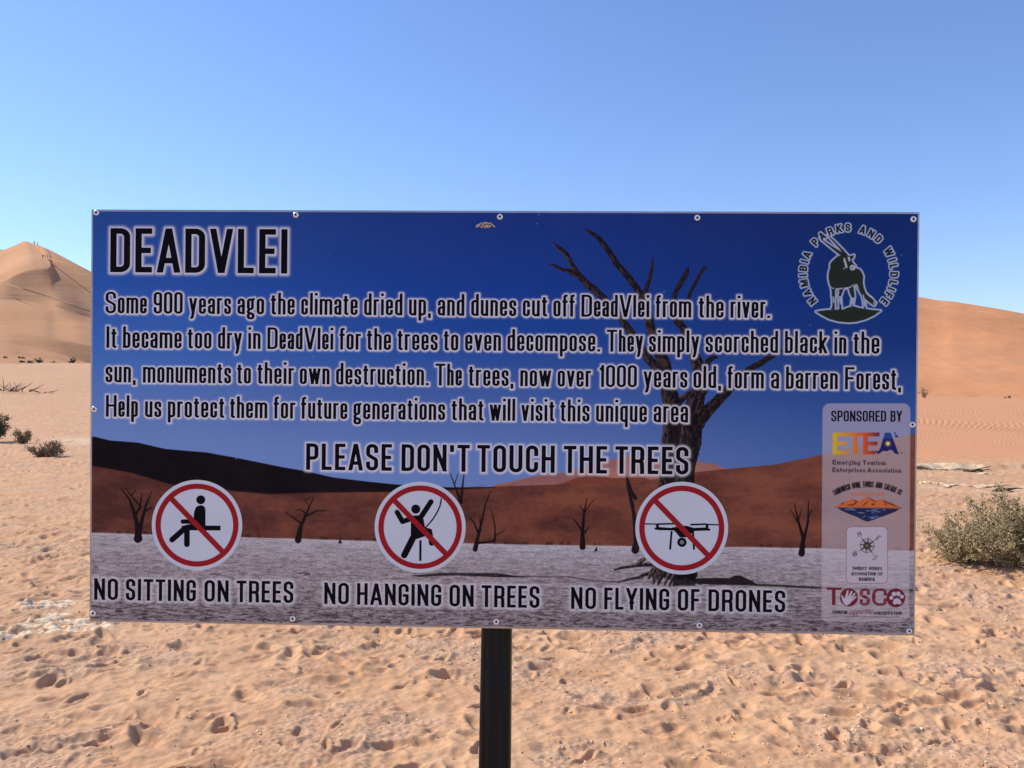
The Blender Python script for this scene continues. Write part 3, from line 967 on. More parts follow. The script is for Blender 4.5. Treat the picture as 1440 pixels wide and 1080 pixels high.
limb([(941, 560, 11), (938, 536, 10), (932, 508, 9.5), (924, 488, 7), (916, 466, 6.6), (910, 440, 6.0), (903, 418, 5.2)], .85, seed=4)
limb([(903, 420, 5.4), (893, 402, 4.6), (882, 388, 4.6), (868, 372, 4.2), (856, 353, 3.8), (843, 336, 3.2), (834, 329, 2.6), (824, 323, 1.6)], .45, seed=5)
limb([(903, 420, 4.6), (908, 408, 3.4), (912, 395, 2.7), (916, 380, 2.2), (918, 363, .9)], .4, seed=6)
limb([(934, 528, 6.5), (920, 514, 6.5), (908, 500, 5.8), (896, 480, 5.2), (884, 463, 5.4), (873, 448, 4.4), (862, 432, 4.2), (850, 420, 4.4), (836, 408, 5.2), (822, 396, 4.8), (809, 382, 4.4)], .6, seed=7)
limb([(811, 384, 4.2), (804, 372, 3.5), (797, 358, 3), (788, 350, 3), (779, 343, 1.8)], .9, seed=8)
limb([(810, 386, 4.0), (800, 381, 3.2), (790, 379, 2.4), (781, 374, 2), (772, 371, .7)], .5, seed=9)
limb([(984, 545, 8), (993, 522, 4.2), (995, 508, 3.8), (1001, 503, 3.6), (1008, 502, 1.6)], .2, seed=10)
limb([(975, 600, 12), (990, 582, 9), (1006, 566, 7.5), (1022, 550, 6.4), (1036, 534, 5.2), (1052, 520, 4.4), (1070, 510, 4.0), (1086, 500, 3.6), (1101, 492, 1.2)], .3, seed=11)
limb([(948, 570, 5), (960, 560, 4.5), (972, 551, 4), (982, 545, 4)], 1, seed=12)
limb([(983, 545, 9.5), (976, 572, 13), (966, 598, 15)], .55, seed=13)
limb([(940, 545, 10.5), (947, 575, 12), (950, 605, 15)], .7, seed=14)
# trunk
for lane, (o1, lt) in enumerate(((-1, .95), (-.33, .3), (.33, .75), (1, .1))):
    limb([(960 + o1 * 18, 592, 9), (958 + o1 * 19, 622, 9), (952 + o1 * 17, 656, 8), (950 + o1 * 16.5, 690, 8), (950 + o1 * 20, 750, 9), (948 + o1 * 24, 806, 9)], lt, seed=20 + lane)
fillp([(940, 590), (955, 600), (952, 640), (944, 690), (935, 700), (938, 640)], ink(20, 13, 18), 2.4, .7)
fillp([(948, 806), (977, 800), (978, 824), (945, 824)], ink(14, 10, 14), 1.5, .95)
# roots
for k, (x0, y0, x1, y1, rr_, lt) in enumerate(((918, 793, 882, 797, 3.2, .5), (884, 797, 864, 801, 2.0, .3), (905, 786, 893, 796, 3, .8), (926, 800, 918, 820, 3.4, .9), (934, 804, 925, 822, 2.8, .7),
                                        (941, 806, 934, 823, 2.6, .95), (948, 808, 941, 824, 2.6, .8), (914, 806, 896, 812, 2.6, .5), (900, 811, 870, 818, 1.4, .5), (922, 796, 912, 812, 3.6, .9), (975, 817, 985, 822, 1.6, .9))):
    limb([(x0, y0, rr_), ((x0 + x1) / 2, (y0 + y1) / 2 - 1, rr_ * .9), (x1, y1, rr_ * .55)], lt, hi=(146, 122, 120), seed=40 + k)
# lone branch left of the disc
limb([(893, 700, 3), (887, 690, 2.4), (884, 680, 2.2), (882, 672, 1.2)], .2, seed=60)
limb([(893, 773, 5.5), (895, 762, 4), (893, 740, 3), (891, 722, 2.6), (888, 706, 2.6), (885, 694, 2.2), (883, 683, 2.2), (881, 672, 1)], .2, seed=61)
# small trees on the pan
def small(base, hgt, limbs, s=1.0):
    for k, L in enumerate(limbs):
        limb([(base[0] + x * hgt, base[1] - y * hgt, max(rr_ * hgt * (.85 if y < .02 else .72), .5)) for x, y, rr_ in L], .25, base=(18, 11, 16), hi=(56, 38, 42), seed=70 + k)
small((194, 757), 72, [[(0, 0, .10), (0, .18, .075), (-.06, .45, .05), (-.16, .75, .028), (-.33, .98, .012)], [(-.06, .45, .04), (.05, .62, .03), (-.10, .80, .018), (-.26, 1, .008)],
    [(.02, .1, .07), (.09, .42, .045), (.16, .66, .028), (.27, .92, .01)], [(.12, .52, .03), (.26, .60, .014)], [(.04, .62, .028), (.08, .88, .01)], [(-.12, .85, .02), (-.04, .95, .01)]])
small((419, 759), 62, [[(0, 0, .09), (.06, .3, .06), (.18, .58, .045), (.28, .80, .02), (.36, 1, .008)], [(.06, .38, .03), (-.10, .5, .02), (-.28, .62, .008)], [(.2, .55, .035), (.42, .66, .02), (.66, .66, .008)],
    [(.16, .62, .02), (.02, .70, .014), (-.05, .66, .008)], [(.24, .76, .014), (.16, .9, .01), (.28, .96, .008)]])
small((668, 772), 84, [[(0, 0, .05), (.05, .22, .035), (.12, .5, .024), (.17, .75, .016), (.26, .98, .008)], [(.06, .25, .025), (-.02, .45, .018), (-.10, .53, .01)], [(.04, .1, .03), (.30, .13, .02), (.36, .25, .013), (.50, .32, .007)],
    [(.33, .14, .02), (.33, .4, .016), (.27, .66, .008)], [(.09, .3, .02), (.08, .55, .012)]])
small((648, 706), 48, [[(0, 0, .06), (-.15, .4, .03), (-.35, .95, .012)], [(0, 0, .06), (.05, .5, .035), (.10, .9, .02)], [(-.2, .5, .02), (-.08, .85, .012)]])
small((819, 769), 70, [[(0, 0, .07), (0, .3, .05), (.03, .7, .025), (.09, .98, .008)], [(0, .3, .03), (-.12, .5, .02), (-.2, .58, .008)], [(.04, .7, .02), (.15, .86, .012), (.22, .94, .006)], [(.03, .72, .02), (-.06, .84, .01)], [(.05, .3, .03), (.12, .4, .01)]])
small((1127, 778), 74, [[(0, 0, .07), (.03, .3, .045), (-.06, .6, .03), (-.14, .95, .008)], [(.04, .25, .04), (.12, .6, .03), (.13, 1, .008)], [(-.05, .55, .02), (-.18, .78, .01), (-.22, .84, .006)], [(.12, .68, .02), (.2, .84, .01)], [(-.06, .62, .015), (0, .85, .008)]])
fillp([(475, 764), (478, 757), (481, 764)], DK); fillp([(835, 775), (839, 768), (840, 775)], DK)

# ---------------------------------------------------------------- lettering
BODY = dict(ws=.80, t=.134, aniso=.80, gap=.062)
CAPS = dict(ws=1.0, t=.153, aniso=.86, gap=.125)
lines = [
 ('DEADVLEI', text_line([('DEADVLEI', 155, 404)], ((155, 382.8), (404, 384.8)), (62, 62.5), 1.0, .142, .90, .125)),
 ('Some 900 years ago the climate dried up, and dunes cut off DeadVlei from the river.', text_line(
  [('Some', 148.5, 206.5), ('900', 216, 257), ('years', 266, 325), ('ago', 334, 371.5), ('the', 381, 414.5), ('climate', 423.5, 503), ('dried', 512, 566), ('up,', 575, 606), ('and', 615.5, 653), ('dunes', 662.5, 726),
   ('cut', 735, 769.5), ('off', 778, 808), ('DeadVlei', 817.5, 913), ('from', 922, 972), ('the', 982.5, 1017.5), ('river.', 1027, 1083)], ((148, 440.6), (1083, 447.4)), (30.6, 31.4), **BODY)),
 ('It became too dry in DeadVlei for the trees to even decompose. They simply scorched black in the', text_line(
  [('It', 149.5, 164), ('became', 173, 255.5), ('too', 264, 297.5), ('dry', 306.5, 340), ('in', 349, 366.5), ('DeadVlei', 376, 468.7), ('for', 477.5, 507.5), ('the', 516, 550), ('trees', 559, 615.5), ('to', 624, 644.5), ('even', 654, 704.5),
   ('decompose.', 713.5, 844), ('They', 853, 904), ('simply', 912.5, 983), ('scorched', 992, 1094), ('black', 1103.5, 1163), ('in', 1173, 1190), ('the', 1200, 1236.5)], ((148, 489.2), (1236, 497.6)), (30.6, 31.4), **BODY)),
 ('sun, monuments to their own destruction. The trees, now over 1000 years old, form a barren Forest,', text_line(
  [('sun,', 148.5, 191), ('monuments', 201, 325), ('to', 333.5, 353), ('their', 362, 413.5), ('own', 421.5, 463.5), ('destruction.', 472.5, 603), ('The', 612, 649.5), ('trees,', 659, 722), ('now', 731.5, 775), ('over', 784, 831),
   ('1000', 841.5, 895.5), ('years', 905, 966.5), ('old,', 975, 1014), ('form', 1023, 1074), ('a', 1084, 1095.5), ('barren', 1105, 1178), ('Forest,', 1188, 1267)], ((148, 537.6), (1267, 548.4)), (30.4, 31.6), **BODY)),
 ('Help us protect them for future generations that will visit this unique area', text_line(
  [('Help', 149, 194), ('us', 204, 227), ('protect', 236, 315.5), ('them', 323.5, 376), ('for', 385, 415.5), ('future', 423.5, 488.5), ('generations', 497, 626), ('that', 635, 680), ('will', 688.5, 724.5), ('visit', 733, 779.5),
   ('this', 788, 829), ('unique', 838, 909.5), ('area', 919, 967.5)], ((148, 586), (967, 594.4)), (30.6, 31.4), **BODY)),
 ("PLEASE DON'T TOUCH THE TREES", text_line(
  [('PLEASE', 430.5, 551), ("DON'T", 564.5, 660.5), ('TOUCH', 671, 780), ('THE', 792.5, 853.5), ('TREES', 865, 968)], ((430, 660.6), (968, 667.4)), (37.2, 39), **CAPS)),
 ('NO SITTING ON TREES', text_line([('NO', 132.5, 166), ('SITTING', 177, 275.5), ('ON', 287.5, 321.5), ('TREES', 332.5, 412.5)], ((132, 843.3), (412, 848)), (30.2, 30.4), **CAPS)),
 ('NO HANGING ON TREES', text_line([('NO', 456, 490.5), ('HANGING', 502, 620.5), ('ON', 632, 666), ('TREES', 677, 758.5)], ((456, 849.3), (758, 855)), (30.2, 30.8), **CAPS)),
 ('NO FLYING OF DRONES', text_line([('NO', 803, 838), ('FLYING', 849.5, 941), ('OF', 953, 983.5), ('DRONES', 996, 1104)], ((803, 856), (1104, 861.3)), (30.6, 31), **CAPS)),
]
HALO = ink(188, 180, 206)
for ids, sg, al, cap_ in (((0,), 6.2, .84, 18), ((1, 2, 3, 4), 4.0, .92, 13), ((5,), 5.2, .84, 15), ((6, 7, 8), 7.0, .60, 20)):
    hal = [p for k in ids for q in lines[k][1] for p in q]
    DF = dist_field(hal, cap_)
    DP = np.maximum(DF, 0)
    blend(np.exp(-(np.maximum(DP - 1.0, 0) / sg) ** 2) * al, HALO)
spons = text_line([('SPONSORED', 1168.7, 1245.8), ('BY', 1252, 1268)], ((1168, 592.6), (1268, 593)), (15.2, 15.2), 1.0, .155, .85, .10)

# ---------------------------------------------------------------- wildlife emblem, upper right
def Zf(x0, y0, s): return lambda pts: [(x0 + a / s, y0 + b / s) for a, b in pts]
z7 = Zf(1100, 300, 6.353)
oryx_body = z7([(520, 375), (495, 382), (470, 402), (440, 430), (425, 455), (428, 480), (415, 520), (410, 570), (418, 620), (432, 655), (440, 700), (440, 740), (446, 770), (445, 830), (432, 855), (455, 862), (468, 850), (466, 800), (470, 740), (470, 690), (478, 668),
                (505, 668), (508, 700), (500, 735), (505, 780), (508, 850), (500, 862), (528, 860), (525, 800), (520, 745), (540, 690), (552, 668), (590, 665), (605, 720), (622, 755), (615, 800), (612, 835), (632, 835), (636, 790), (645, 740), (640, 700), (632, 650),
                (650, 632), (665, 660), (690, 700), (712, 740), (722, 790), (728, 850), (745, 850), (738, 800), (732, 755), (760, 780), (800, 812), (822, 822), (835, 800), (800, 760), (775, 740), (745, 712), (728, 670), (718, 620), (722, 560), (708, 525), (690, 500), (655, 488), (650, 465),
                (628, 440), (615, 415), (634, 395), (640, 372), (600, 380), (575, 372), (548, 352)])
horn1 = z7([(548, 392), (566, 368), (440, 290), (362, 238), (330, 212), (322, 200), (350, 238), (420, 296), (500, 360)])
horn2 = z7([(560, 385), (585, 372), (540, 322), (470, 250), (415, 200), (402, 192), (440, 240), (500, 302)])
mound = z7([(300, 876), (345, 868), (400, 862), (470, 858), (540, 858), (590, 838), (640, 830), (690, 845), (740, 852), (800, 862), (878, 868), (820, 910), (740, 948), (660, 968), (590, 974), (500, 966), (420, 944), (350, 908)])
arc = arc_text('NAMIBIA PARKS AND WILDLIFE', 1193.0, 384.0, 58.8, -41.5, 221.5, 10.6, 1.34, .20, .9, .34)
arcp = [p for gq in arc for p in gq]
def tri_concave(pts):
    q = [Vector((x, y)) for x, y in pts]
    r_ = delaunay_2d_cdt(q, [], [list(range(len(q)))] if ccw(pts) > 0 else [list(range(len(q)))[::-1]], 0, 1e-5)
    return [[tuple(r_[0][i]) for i in f] for f, o in zip(r_[2], r_[5]) if o]
emb = []
for pp in (oryx_body, horn1, horn2, mound): emb += tri_concave(pp)
DE = dist_field(emb, 8); DA = dist_field(arcp, 8)
blend(np.clip((5.6 - DE) / 1.4, 0, 1) * .82, ink(146, 148, 178))
blend(np.clip((5.0 - DA) / 1.4, 0, 1) * .82, ink(146, 148, 176))
INKG = ink(30, 34, 32)
blend(np.clip(.5 - DA / 1.4, 0, 1), ink(22, 24, 30))
for pp in (oryx_body, horn1, horn2, mound): fillp(pp, INKG)
WG = ink(154, 152, 176)
for pp, al in (([(545, 400), (556, 396), (566, 425), (577, 460), (580, 486), (562, 488), (556, 450), (546, 425)], .85), ([(580, 385), (600, 390), (606, 415), (597, 435), (588, 415)], .9), ([(432, 655), (455, 668), (466, 664), (462, 674), (440, 670)], .9),
               ([(500, 668), (536, 664), (545, 672), (512, 678)], .9), ([(548, 664), (600, 656), (640, 630), (640, 636), (604, 664), (552, 672)], .9), ([(652, 630), (668, 634), (690, 690), (672, 664)], .9),
               ([(447, 740), (460, 744), (464, 790), (452, 800)], .8), ([(505, 735), (520, 740), (524, 800), (516, 820), (508, 780)], .8), ([(618, 752), (642, 750), (636, 800), (622, 832), (614, 800)], .75), ([(716, 720), (728, 730), (740, 830), (730, 835), (722, 780)], .8),
               ([(742, 712), (800, 738), (806, 756), (778, 744)], .8), ([(806, 800), (822, 776), (838, 796), (824, 822)], .45), ([(540, 490), (560, 484), (560, 492), (538, 498)], .6)):
    fillp(z7(pp), WG, .8, al)
th = np.linspace(0, 2 * np.pi, 16, endpoint=False)
def circ(cx, cy, r_): return [(cx + r_ * math.cos(t), cy + r_ * math.sin(t)) for t in np.linspace(0, 2 * np.pi, 28, endpoint=False)]
mz = z7([(625, 484)])[0]
fillp(circ(*mz, 3.9), WG); fillp(circ(mz[0] - .2, mz[1] + .3, 2.5), INKG, .7, .5); fillp([(mz[0], mz[1]), (mz[0] + 4, mz[1] - 1), (mz[0] + 4, mz[1] + 1.4)], WG)

# ---------------------------------------------------------------- sponsor panel, lower right
def rrect(x0, y0, x1, y1, r_, skew=0.0):
    out = []
    for cx, cy, a in ((x1 - r_, y0 + r_, -90), (x1 - r_, y1 - r_, 0), (x0 + r_, y1 - r_, 90), (x0 + r_, y0 + r_, 180)):
        for k in range(7):
            t = rad(a + 15 * k)
            out.append((cx + r_ * math.cos(t) - (cy + r_ * math.sin(t) - y0) * skew, cy + r_ * math.sin(t)))
    return out
panel = rrect(1156.3, 567.0, 1280.0, 874, 10, .006)
fillp(panel, ink(176, 156, 170), .8, .42)
z5 = Zf(1150, 600, 10.286)
def fillgrad(pts, c0, c1, x0, x1):
    m_, sl = poly_mask(pts)
    f = np.clip((PX[sl] - x0) / (x1 - x0), 0, 1)[..., None]
    blend(m_, c0 * (1 - f) + c1 * f, sl)
E1 = [[(212, 82), (512, 82), (560, 82), (560, 138), (270, 138), (270, 210), (425, 210), (425, 265), (270, 265), (270, 345), (430, 345), (430, 396), (212, 396)]]
for k, pp in enumerate(([(212, 82), (660, 82), (660, 136), (280, 136), (280, 212), (425, 212), (425, 264), (280, 264), (280, 345), (432, 345), (432, 398), (212, 398)], [(505, 130), (572, 130), (572, 400), (505, 400)])):
    fillgrad(z5(pp), ink(186, 142, 38), ink(182, 84, 48), 1172, 1206)
fillgrad(z5([(650, 82), (890, 82), (886, 138), (722, 140), (722, 212), (862, 212), (855, 268), (722, 268), (722, 345), (830, 345), (835, 398), (650, 398)]), ink(178, 70, 44), ink(60, 22, 50), 1214, 1237)
fillp(z5([(968, 85), (1050, 85), (1172, 402), (1110, 385), (1078, 345), (1040, 330), (1000, 352), (940, 350), (905, 372), (880, 392), (840, 375), (834, 345), (870, 352), (895, 320)]), ink(30, 28, 84))
fillp(z5([(975, 88), (1046, 88), (1075, 170), (945, 170)]), ink(28, 58, 130), 1.4)
for k in range(12):
    a = k * math.pi / 6
    c = z5([(1010, 242)])[0]
    fillp([(c[0] + math.cos(a - .25) * 2, c[1] + math.sin(a - .25) * 2), (c[0] + math.cos(a) * 6, c[1] + math.sin(a) * 6), (c[0] + math.cos(a + .25) * 2, c[1] + math.sin(a + .25) * 2)], ink(150, 120, 70), .6, .8)
fillp(circ(*z5([(1010, 242)])[0], 2.8), ink(214, 178, 84))
fillp(z5([(1095, 85), (1110, 70), (1130, 110), (1150, 125), (1175, 150), (1130, 150), (1105, 150), (1122, 125)]), ink(30, 42, 104))
fillp(circ(*z5([(1208, 375)])[0], 1.5), ink(100, 60, 74), .8, .7)
NAVY = ink(26, 20, 46)
def put(gl, col, soft=1.2):
    pl = [p for q in gl for p in q]
    D = dist_field(pl, 4)
    blend(np.clip(.5 - D / soft, 0, 1), col)
SM = dict(ws=1.25, t=.22, aniso=.85, gap=.12)
put(text_line([('Emerging', 1170.5, 1209.5), ('Tourism', 1212.5, 1245)], ((1170, 653), (1245, 654)), (6.5, 6.5), **SM), NAVY)
put(text_line([('Enterprises', 1170.3, 1216.5), ('Association', 1219, 1267)], ((1170, 663.6), (1267, 664.8)), (6.5, 6.5), **SM), NAVY)
put(arc_text('SANDWICH DUNE TOURS AND SAFARI CC', 1220, 780, 95, 61, 118.5, 8.6, .78, .17, .8, .10), ink(16, 12, 20), 1.2)
put(text_line([('ADVENTURE', 1197, 1217), ('STARTS', 1219, 1231), ('HERE', 1233, 1243)], ((1197, 697), (1243, 697.2)), (4.6, 4.6), .8, .16, .8, .12), ink(176, 82, 50), 1.6)
z6 = Zf(1150, 660, 10.286)
fillp(z6([(225, 542), (320, 495), (420, 450), (500, 425), (575, 462), (640, 425), (715, 392), (790, 440), (840, 438), (930, 432), (1020, 475), (1100, 505), (1215, 558), (700, 545)]), ink(176, 84, 48))
for pp in ([(500, 425), (590, 462), (560, 480), (520, 520), (470, 525), (540, 470)], [(715, 392), (800, 436), (850, 470), (800, 460), (740, 420)], [(640, 520), (690, 475), (740, 455), (700, 490), (660, 528)], [(930, 432), (1060, 485), (1200, 550), (1060, 515), (960, 470)],
           [(940, 480), (1000, 500), (980, 520)], [(320, 495), (400, 462), (350, 510)], [(760, 500), (830, 480), (800, 528)], [(400, 515), (480, 495), (500, 525)]):
    fillp(z6(pp), ink(84, 34, 26), 1.0, .85)
fillp(z6([(225, 540), (700, 541), (1215, 556), (1215, 566), (700, 550), (225, 546)]), ink(120, 56, 44))
fillp(z6([(270, 550), (1180, 566), (1120, 610), (1040, 640), (960, 670), (880, 695), (800, 730), (710, 755), (620, 720), (560, 685), (440, 640), (350, 600)]), ink(32, 32, 66))
for k in range(26):
    rs = np.random.RandomState(900 + k)
    f = rs.rand(); y0 = 565 + f * 170; hwid = 420 * (1 - f) + 20
    x0 = 715 + rs.uniform(-1, .8) * hwid; L = rs.uniform(40, 140) * (1 - .5 * f)
    fillp(z6([(x0, y0), (x0 + L / 2, y0 - 8), (x0 + L, y0 + 2), (x0 + L / 2, y0 + 3)]), ink(128, 128, 160) if k % 3 else ink(50, 70, 130), .8, .75)
# tour guides' card with compass rose
zc = Zf(1140, 720, 6.0)
card = rrect(1190.2, 740.6, 1247.6, 819.8, 7, .004)
fillp(rrect(1189.6, 740.0, 1248.2, 820.4, 7.4, .004), ink(90, 50, 70), .7, .9)
fillp(card, ink(160, 142, 158))
cc_ = zc([(474, 282)])[0]
for rr_, col in ((10, ink(50, 44, 56)), (9.2, ink(156, 140, 156)), (5.4, ink(60, 52, 60)), (4.7, ink(156, 140, 156))):
    fillp(circ(*cc_, rr_), col)
for k in range(8):
    a = rad(-90 + 10 + 45 * k + (0 if k % 2 else 0)); R_ = (16.5 if k % 2 else 12.5)
    for sg, col in ((1, ink(14, 10, 16)), (-1, ink(34, 28, 36))):
        fillp([cc_, (cc_[0] + 2.8 * math.cos(a + sg * .55), cc_[1] + 2.8 * math.sin(a + sg * .55)), (cc_[0] + R_ * math.cos(a), cc_[1] + R_ * math.sin(a))], col)
fillp(circ(*cc_, 1.8), ink(120, 104, 76))
def rot_letter(ch, cx, cy, ang, H, ital=.25):
    W, ps = glyph(ch, 1.4, .13, .9)
    ca, sa = math.cos(rad(ang)), math.sin(rad(ang)); out = []
    for p in ps:
        q = []
        for v in p:
            x = (v[0] - W / 2 + ital * (v[1] - .5)) * H; y = -(v[1] - .5) * H
            q.append((cx + x * ca - y * sa, cy + x * sa + y * ca))
        out.append(q)
    return [out]
for ch, p, a in (('N', (408, 183), -38), ('E', (570, 216), 30), ('W', (370, 350), -40), ('S', (541, 384), 20)):
    put(rot_letter(ch, *zc([p])[0], a, 7.0), ink(30, 24, 32))
SM2 = dict(ws=1.4, t=.25, aniso=.8, gap=.13)
put(text_line([('TOURIST', 1198, 1218.5), ('GUIDES', 1221.3, 1240)], ((1198, 801.3), (1240, 801.6)), (4.9, 4.9), **SM2), ink(34, 26, 34))
put(text_line([('ASSOCIATION', 1196.8, 1231), ('OF', 1233.5, 1241)], ((1196, 808.8), (1241, 809.2)), (4.9, 4.9), **SM2), ink(34, 26, 34))
put(text_line([('NAMIBIA', 1207.5, 1230)], ((1207, 816.4), (1230, 816.6)), (4.9, 4.9), **SM2), ink(34, 26, 34))
# conservation emblem
MAR = ink(96, 26, 42)
fillp(zc([(133, 634), (258, 636), (256, 656), (207, 656), (207, 784), (177, 784), (177, 655), (135, 654)]), MAR)
c1 = zc([(320, 718)])[0]; c2 = zc([(716, 722)])[0]
fillp(circ(c1[0], c1[1], 12.8), MAR); fillp(circ(c2[0], c2[1], 13.3), MAR)
put(text_line([('S', *[zc([(410, 0)])[0][0], zc([(498, 0)])[0][0]])], ((1208, 851.4), (1223, 851.6)), (24.6, 24.6), 1, .19, .8, .1), MAR)
put(text_line([('C', *[zc([(515, 0)])[0][0], zc([(640, 0)])[0][0]])], ((1225, 851.4), (1247, 851.6)), (24.6, 24.6), 1, .19, .8, .1), MAR)
PW = ink(160, 148, 168)
for pp in ([(262, 735), (290, 720), (330, 728), (345, 745), (330, 770), (300, 788), (278, 770)], [(285, 722), (305, 660), (318, 655), (310, 722)], [(308, 722), (340, 662), (352, 668), (328, 730)], [(322, 730), (368, 678), (376, 686), (340, 742)], [(335, 744), (378, 705), (386, 716), (342, 756)],
           [(268, 745), (252, 704), (260, 696), (282, 735)]):
    fillp(zc(pp), PW, .9)
fillp(zc([(690, 765), (700, 735), (726, 722), (752, 738), (766, 768), (745, 778), (728, 770), (706, 780)]), PW, .9)
for p, rr_ in (((678, 722), 2.7), ((700, 690), 3.1), ((737, 688), 3.1), ((767, 712), 2.7)):
    fillp(circ(*zc([p])[0], rr_), PW, .9)
put(text_line([('TOURISM', 1169.7, 1191)], ((1169, 863), (1191, 863.1)), (5, 5), **SM2), ink(40, 26, 40))
put(text_line([('CONSERVATION', 1228, 1267.3)], ((1228, 864), (1267, 864.3)), (4.8, 4.8), **SM2), ink(40, 26, 40))
sup = text_line([('supporting', 1193, 1226)], ((1193, 863.5), (1226, 862)), (7.2, 7.2), ws=1.0, t=.12, aniso=.9, gap=.04)
put([[[(x + (863 - y) * .35, y) for x, y in p] for p in q] for q in sup], ink(96, 26, 42))
fillp([(1169.5, 865.6), (1264, 867.2), (1264, 867.9), (1169.5, 866.2)], ink(60, 36, 56), .7, .8)

# discs of the prohibition signs also soften the print below them (thin pale outline)
# wear of the film: dust freckles, faint wiping marks
IMG *= (1 + .035 * fbm(XX * .004, YY * .006, 4, 120) + .02 * fbm(XX * .05, YY * .004, 3, 121))[..., None]
for k in range(70):
    rs = np.random.RandomState(1500 + k)
    x0, y0 = rs.uniform(130, 1285), rs.uniform(300, 885)
    fillp(circ(x0, y0, rs.uniform(.3, .75)), ink(14, 14, 24) if k % 3 else ink(150, 140, 160), .8, .6)
for (x0, y0, x1, y1) in ((877, 303, 912, 358), (820, 335, 838, 360), (150, 306, 192, 352), (640, 470, 665, 455)):
    fillp([(x0, y0), (x0 + .8, y0), (x1 + .8, y1), (x1, y1)], ink(14, 26, 70), 1.0, .4)
IMG = np.clip(IMG, 0.0, 1.0)
sr = np.where(IMG <= .0031308, IMG * 12.92, 1.055 * np.power(np.maximum(IMG, 1e-6), 1 / 2.4) - .055)
rgba = np.ones((RH, RW, 4), np.float32); rgba[..., :3] = sr[::-1]
img = bpy.data.images.new('printed_film', RW, RH, alpha=False)
img.pixels.foreach_set(rgba.ravel())
img.update()
img.pack()

# ---------------------------------------------------------------- materials of the sign
def film_mat():
    m = Mat('printed_vinyl_film', .38, .04)
    t = m.n('ShaderNodeTexImage'); t.image = img; t.interpolation = 'Cubic'; t.extension = 'EXTEND'
    uv = m.n('ShaderNodeUVMap', uv_map='film'); m.l(uv.outputs[0], t.inputs[0])
    dust = m.noise(3.0, 6, .65)
    dm = m.ramp(dust.outputs['Fac'], [(.45, (0, 0, 0)), (.8, (.02, .02, .02))]).outputs[0]
    m.color(m.mix(dm, t.outputs[0], (.45, .34, .27)))
    rr_ = m.ramp(m.noise(5, 5, .7).outputs['Fac'], [(.3, (.35,) * 3), (.7, (.55,) * 3)]).outputs[0]
    m.l(rr_, m.b.inputs['Roughness'])
    m.bump(m.noise(2.2, 2, .4).outputs['Fac'], .12, .01)
    return m.m
def plain(name, col, rough=.4, spec=.35, metal=0.0, sc=30, amt=.12):
    m = Mat(name, rough, spec, metal)
    nz = m.noise(sc, 5, .6)
    k = m.ramp(nz.outputs['Fac'], [(.3, tuple([1 - amt] * 3)), (.7, tuple([1 + amt] * 3))]).outputs[0]
    m.color(m.mix(1.0, (*col, 1), k, 'MULTIPLY'))
    return m
FILM = film_mat()
BLACK = plain('black_print', tuple(float(c) for c in ink(9, 7, 16)), .38, .04).m
WHITE = plain('white_print', tuple(float(c) for c in ink(160, 155, 178)), .38, .04, amt=.03, sc=8).m
RED = plain('red_print', tuple(float(c) for c in ink(122, 22, 30)), .38, .04, amt=.05, sc=8).m
OLIVE = plain('black_green_print', tuple(float(c) for c in INKG), .38, .04).m
mm = plain('brushed_aluminium', (.40, .40, .44), .42, .5, .85, 12, .15)
ALU = mm.m
mm = plain('zinc_washer', (.86, .86, .88), .33, .5, .35, 90, .12)
ZINC = mm.m
PUNCH = plain('dark_bolt_socket', (.018, .016, .018), .6, .3).m
mm = Mat('weathered_black_steel', .5, .2)
v = mm.mapping((60, 60, 1.6))
a_ = mm.noise(1.0, 6, .65, vec=v)
b_ = mm.noise(7, 6, .7)
cst = mm.ramp(a_.outputs['Fac'], [(.35, (.004, .005, .0065)), (.55, (.008, .010, .0125)), (.75, (.020, .023, .027))]).outputs[0]
mm.color(mm.mix(mm.ramp(b_.outputs['Fac'], [(.55, (0, 0, 0)), (.78, (.2, .2, .2))]).outputs[0], cst, (.03, .02, .016)))
mm.l(mm.ramp(b_.outputs['Fac'], [(.3, (.32,) * 3), (.7, (.6,) * 3)]).outputs[0], mm.b.inputs['Roughness'])
mm.bump(a_.outputs['Fac'], .25, .002)
STEEL = mm.m

# ---------------------------------------------------------------- the sign's own geometry
pole_c = loc2w(*px2local(697.5, 880), -.062)
ROOT = Vector((pole_c.x - .006, pole_c.y, ground_z(pole_c.x, pole_c.y)))
sign = empty('information_sign', ROOT)
tag(sign, 'wide blue printed notice board about dead trees on a single dark steel post', 'sign')

def slab(name, corners, off0, off1, mat, bevel=.0012):
    q = [px2local(*c) for c in corners]
    V = [loc2w(a, b, off0) - ROOT for a, b in q] + [loc2w(a, b, off1) - ROOT for a, b in q]
    F = [(0, 1, 2, 3), (7, 6, 5, 4)] + [(i, i + 4, (i + 1) % 4 + 4, (i + 1) % 4) for i in range(4)]
    me = mesh(name, V, F)
    bm = bmesh.new(); bm.from_mesh(me)
    bmesh.ops.recalc_face_normals(bm, faces=bm.faces)
    if bevel: bmesh.ops.bevel(bm, geom=bm.edges[:], offset=bevel, segments=2, affect='EDGES', profile=.6)
    bm.to_mesh(me); bm.free()
    return link(name, me, mat, sign)
full = [(128.5, 294.5), (1293.3, 298.3), (1286.3, 894.0), (125.7, 874.0)]
slab('backing_panel', full, -.0045, 0.0, ALU)
inset = [(131.0, 297.4), (1290.6, 301.0), (1284.0, 890.6), (128.4, 871.3)]
flm = link('printed_film', flat_mesh('printed_film', [[inset]], .0006, True), FILM, sign)
tag(flm, 'glossy print of a dead tree on a white clay pan under a deep blue sky')
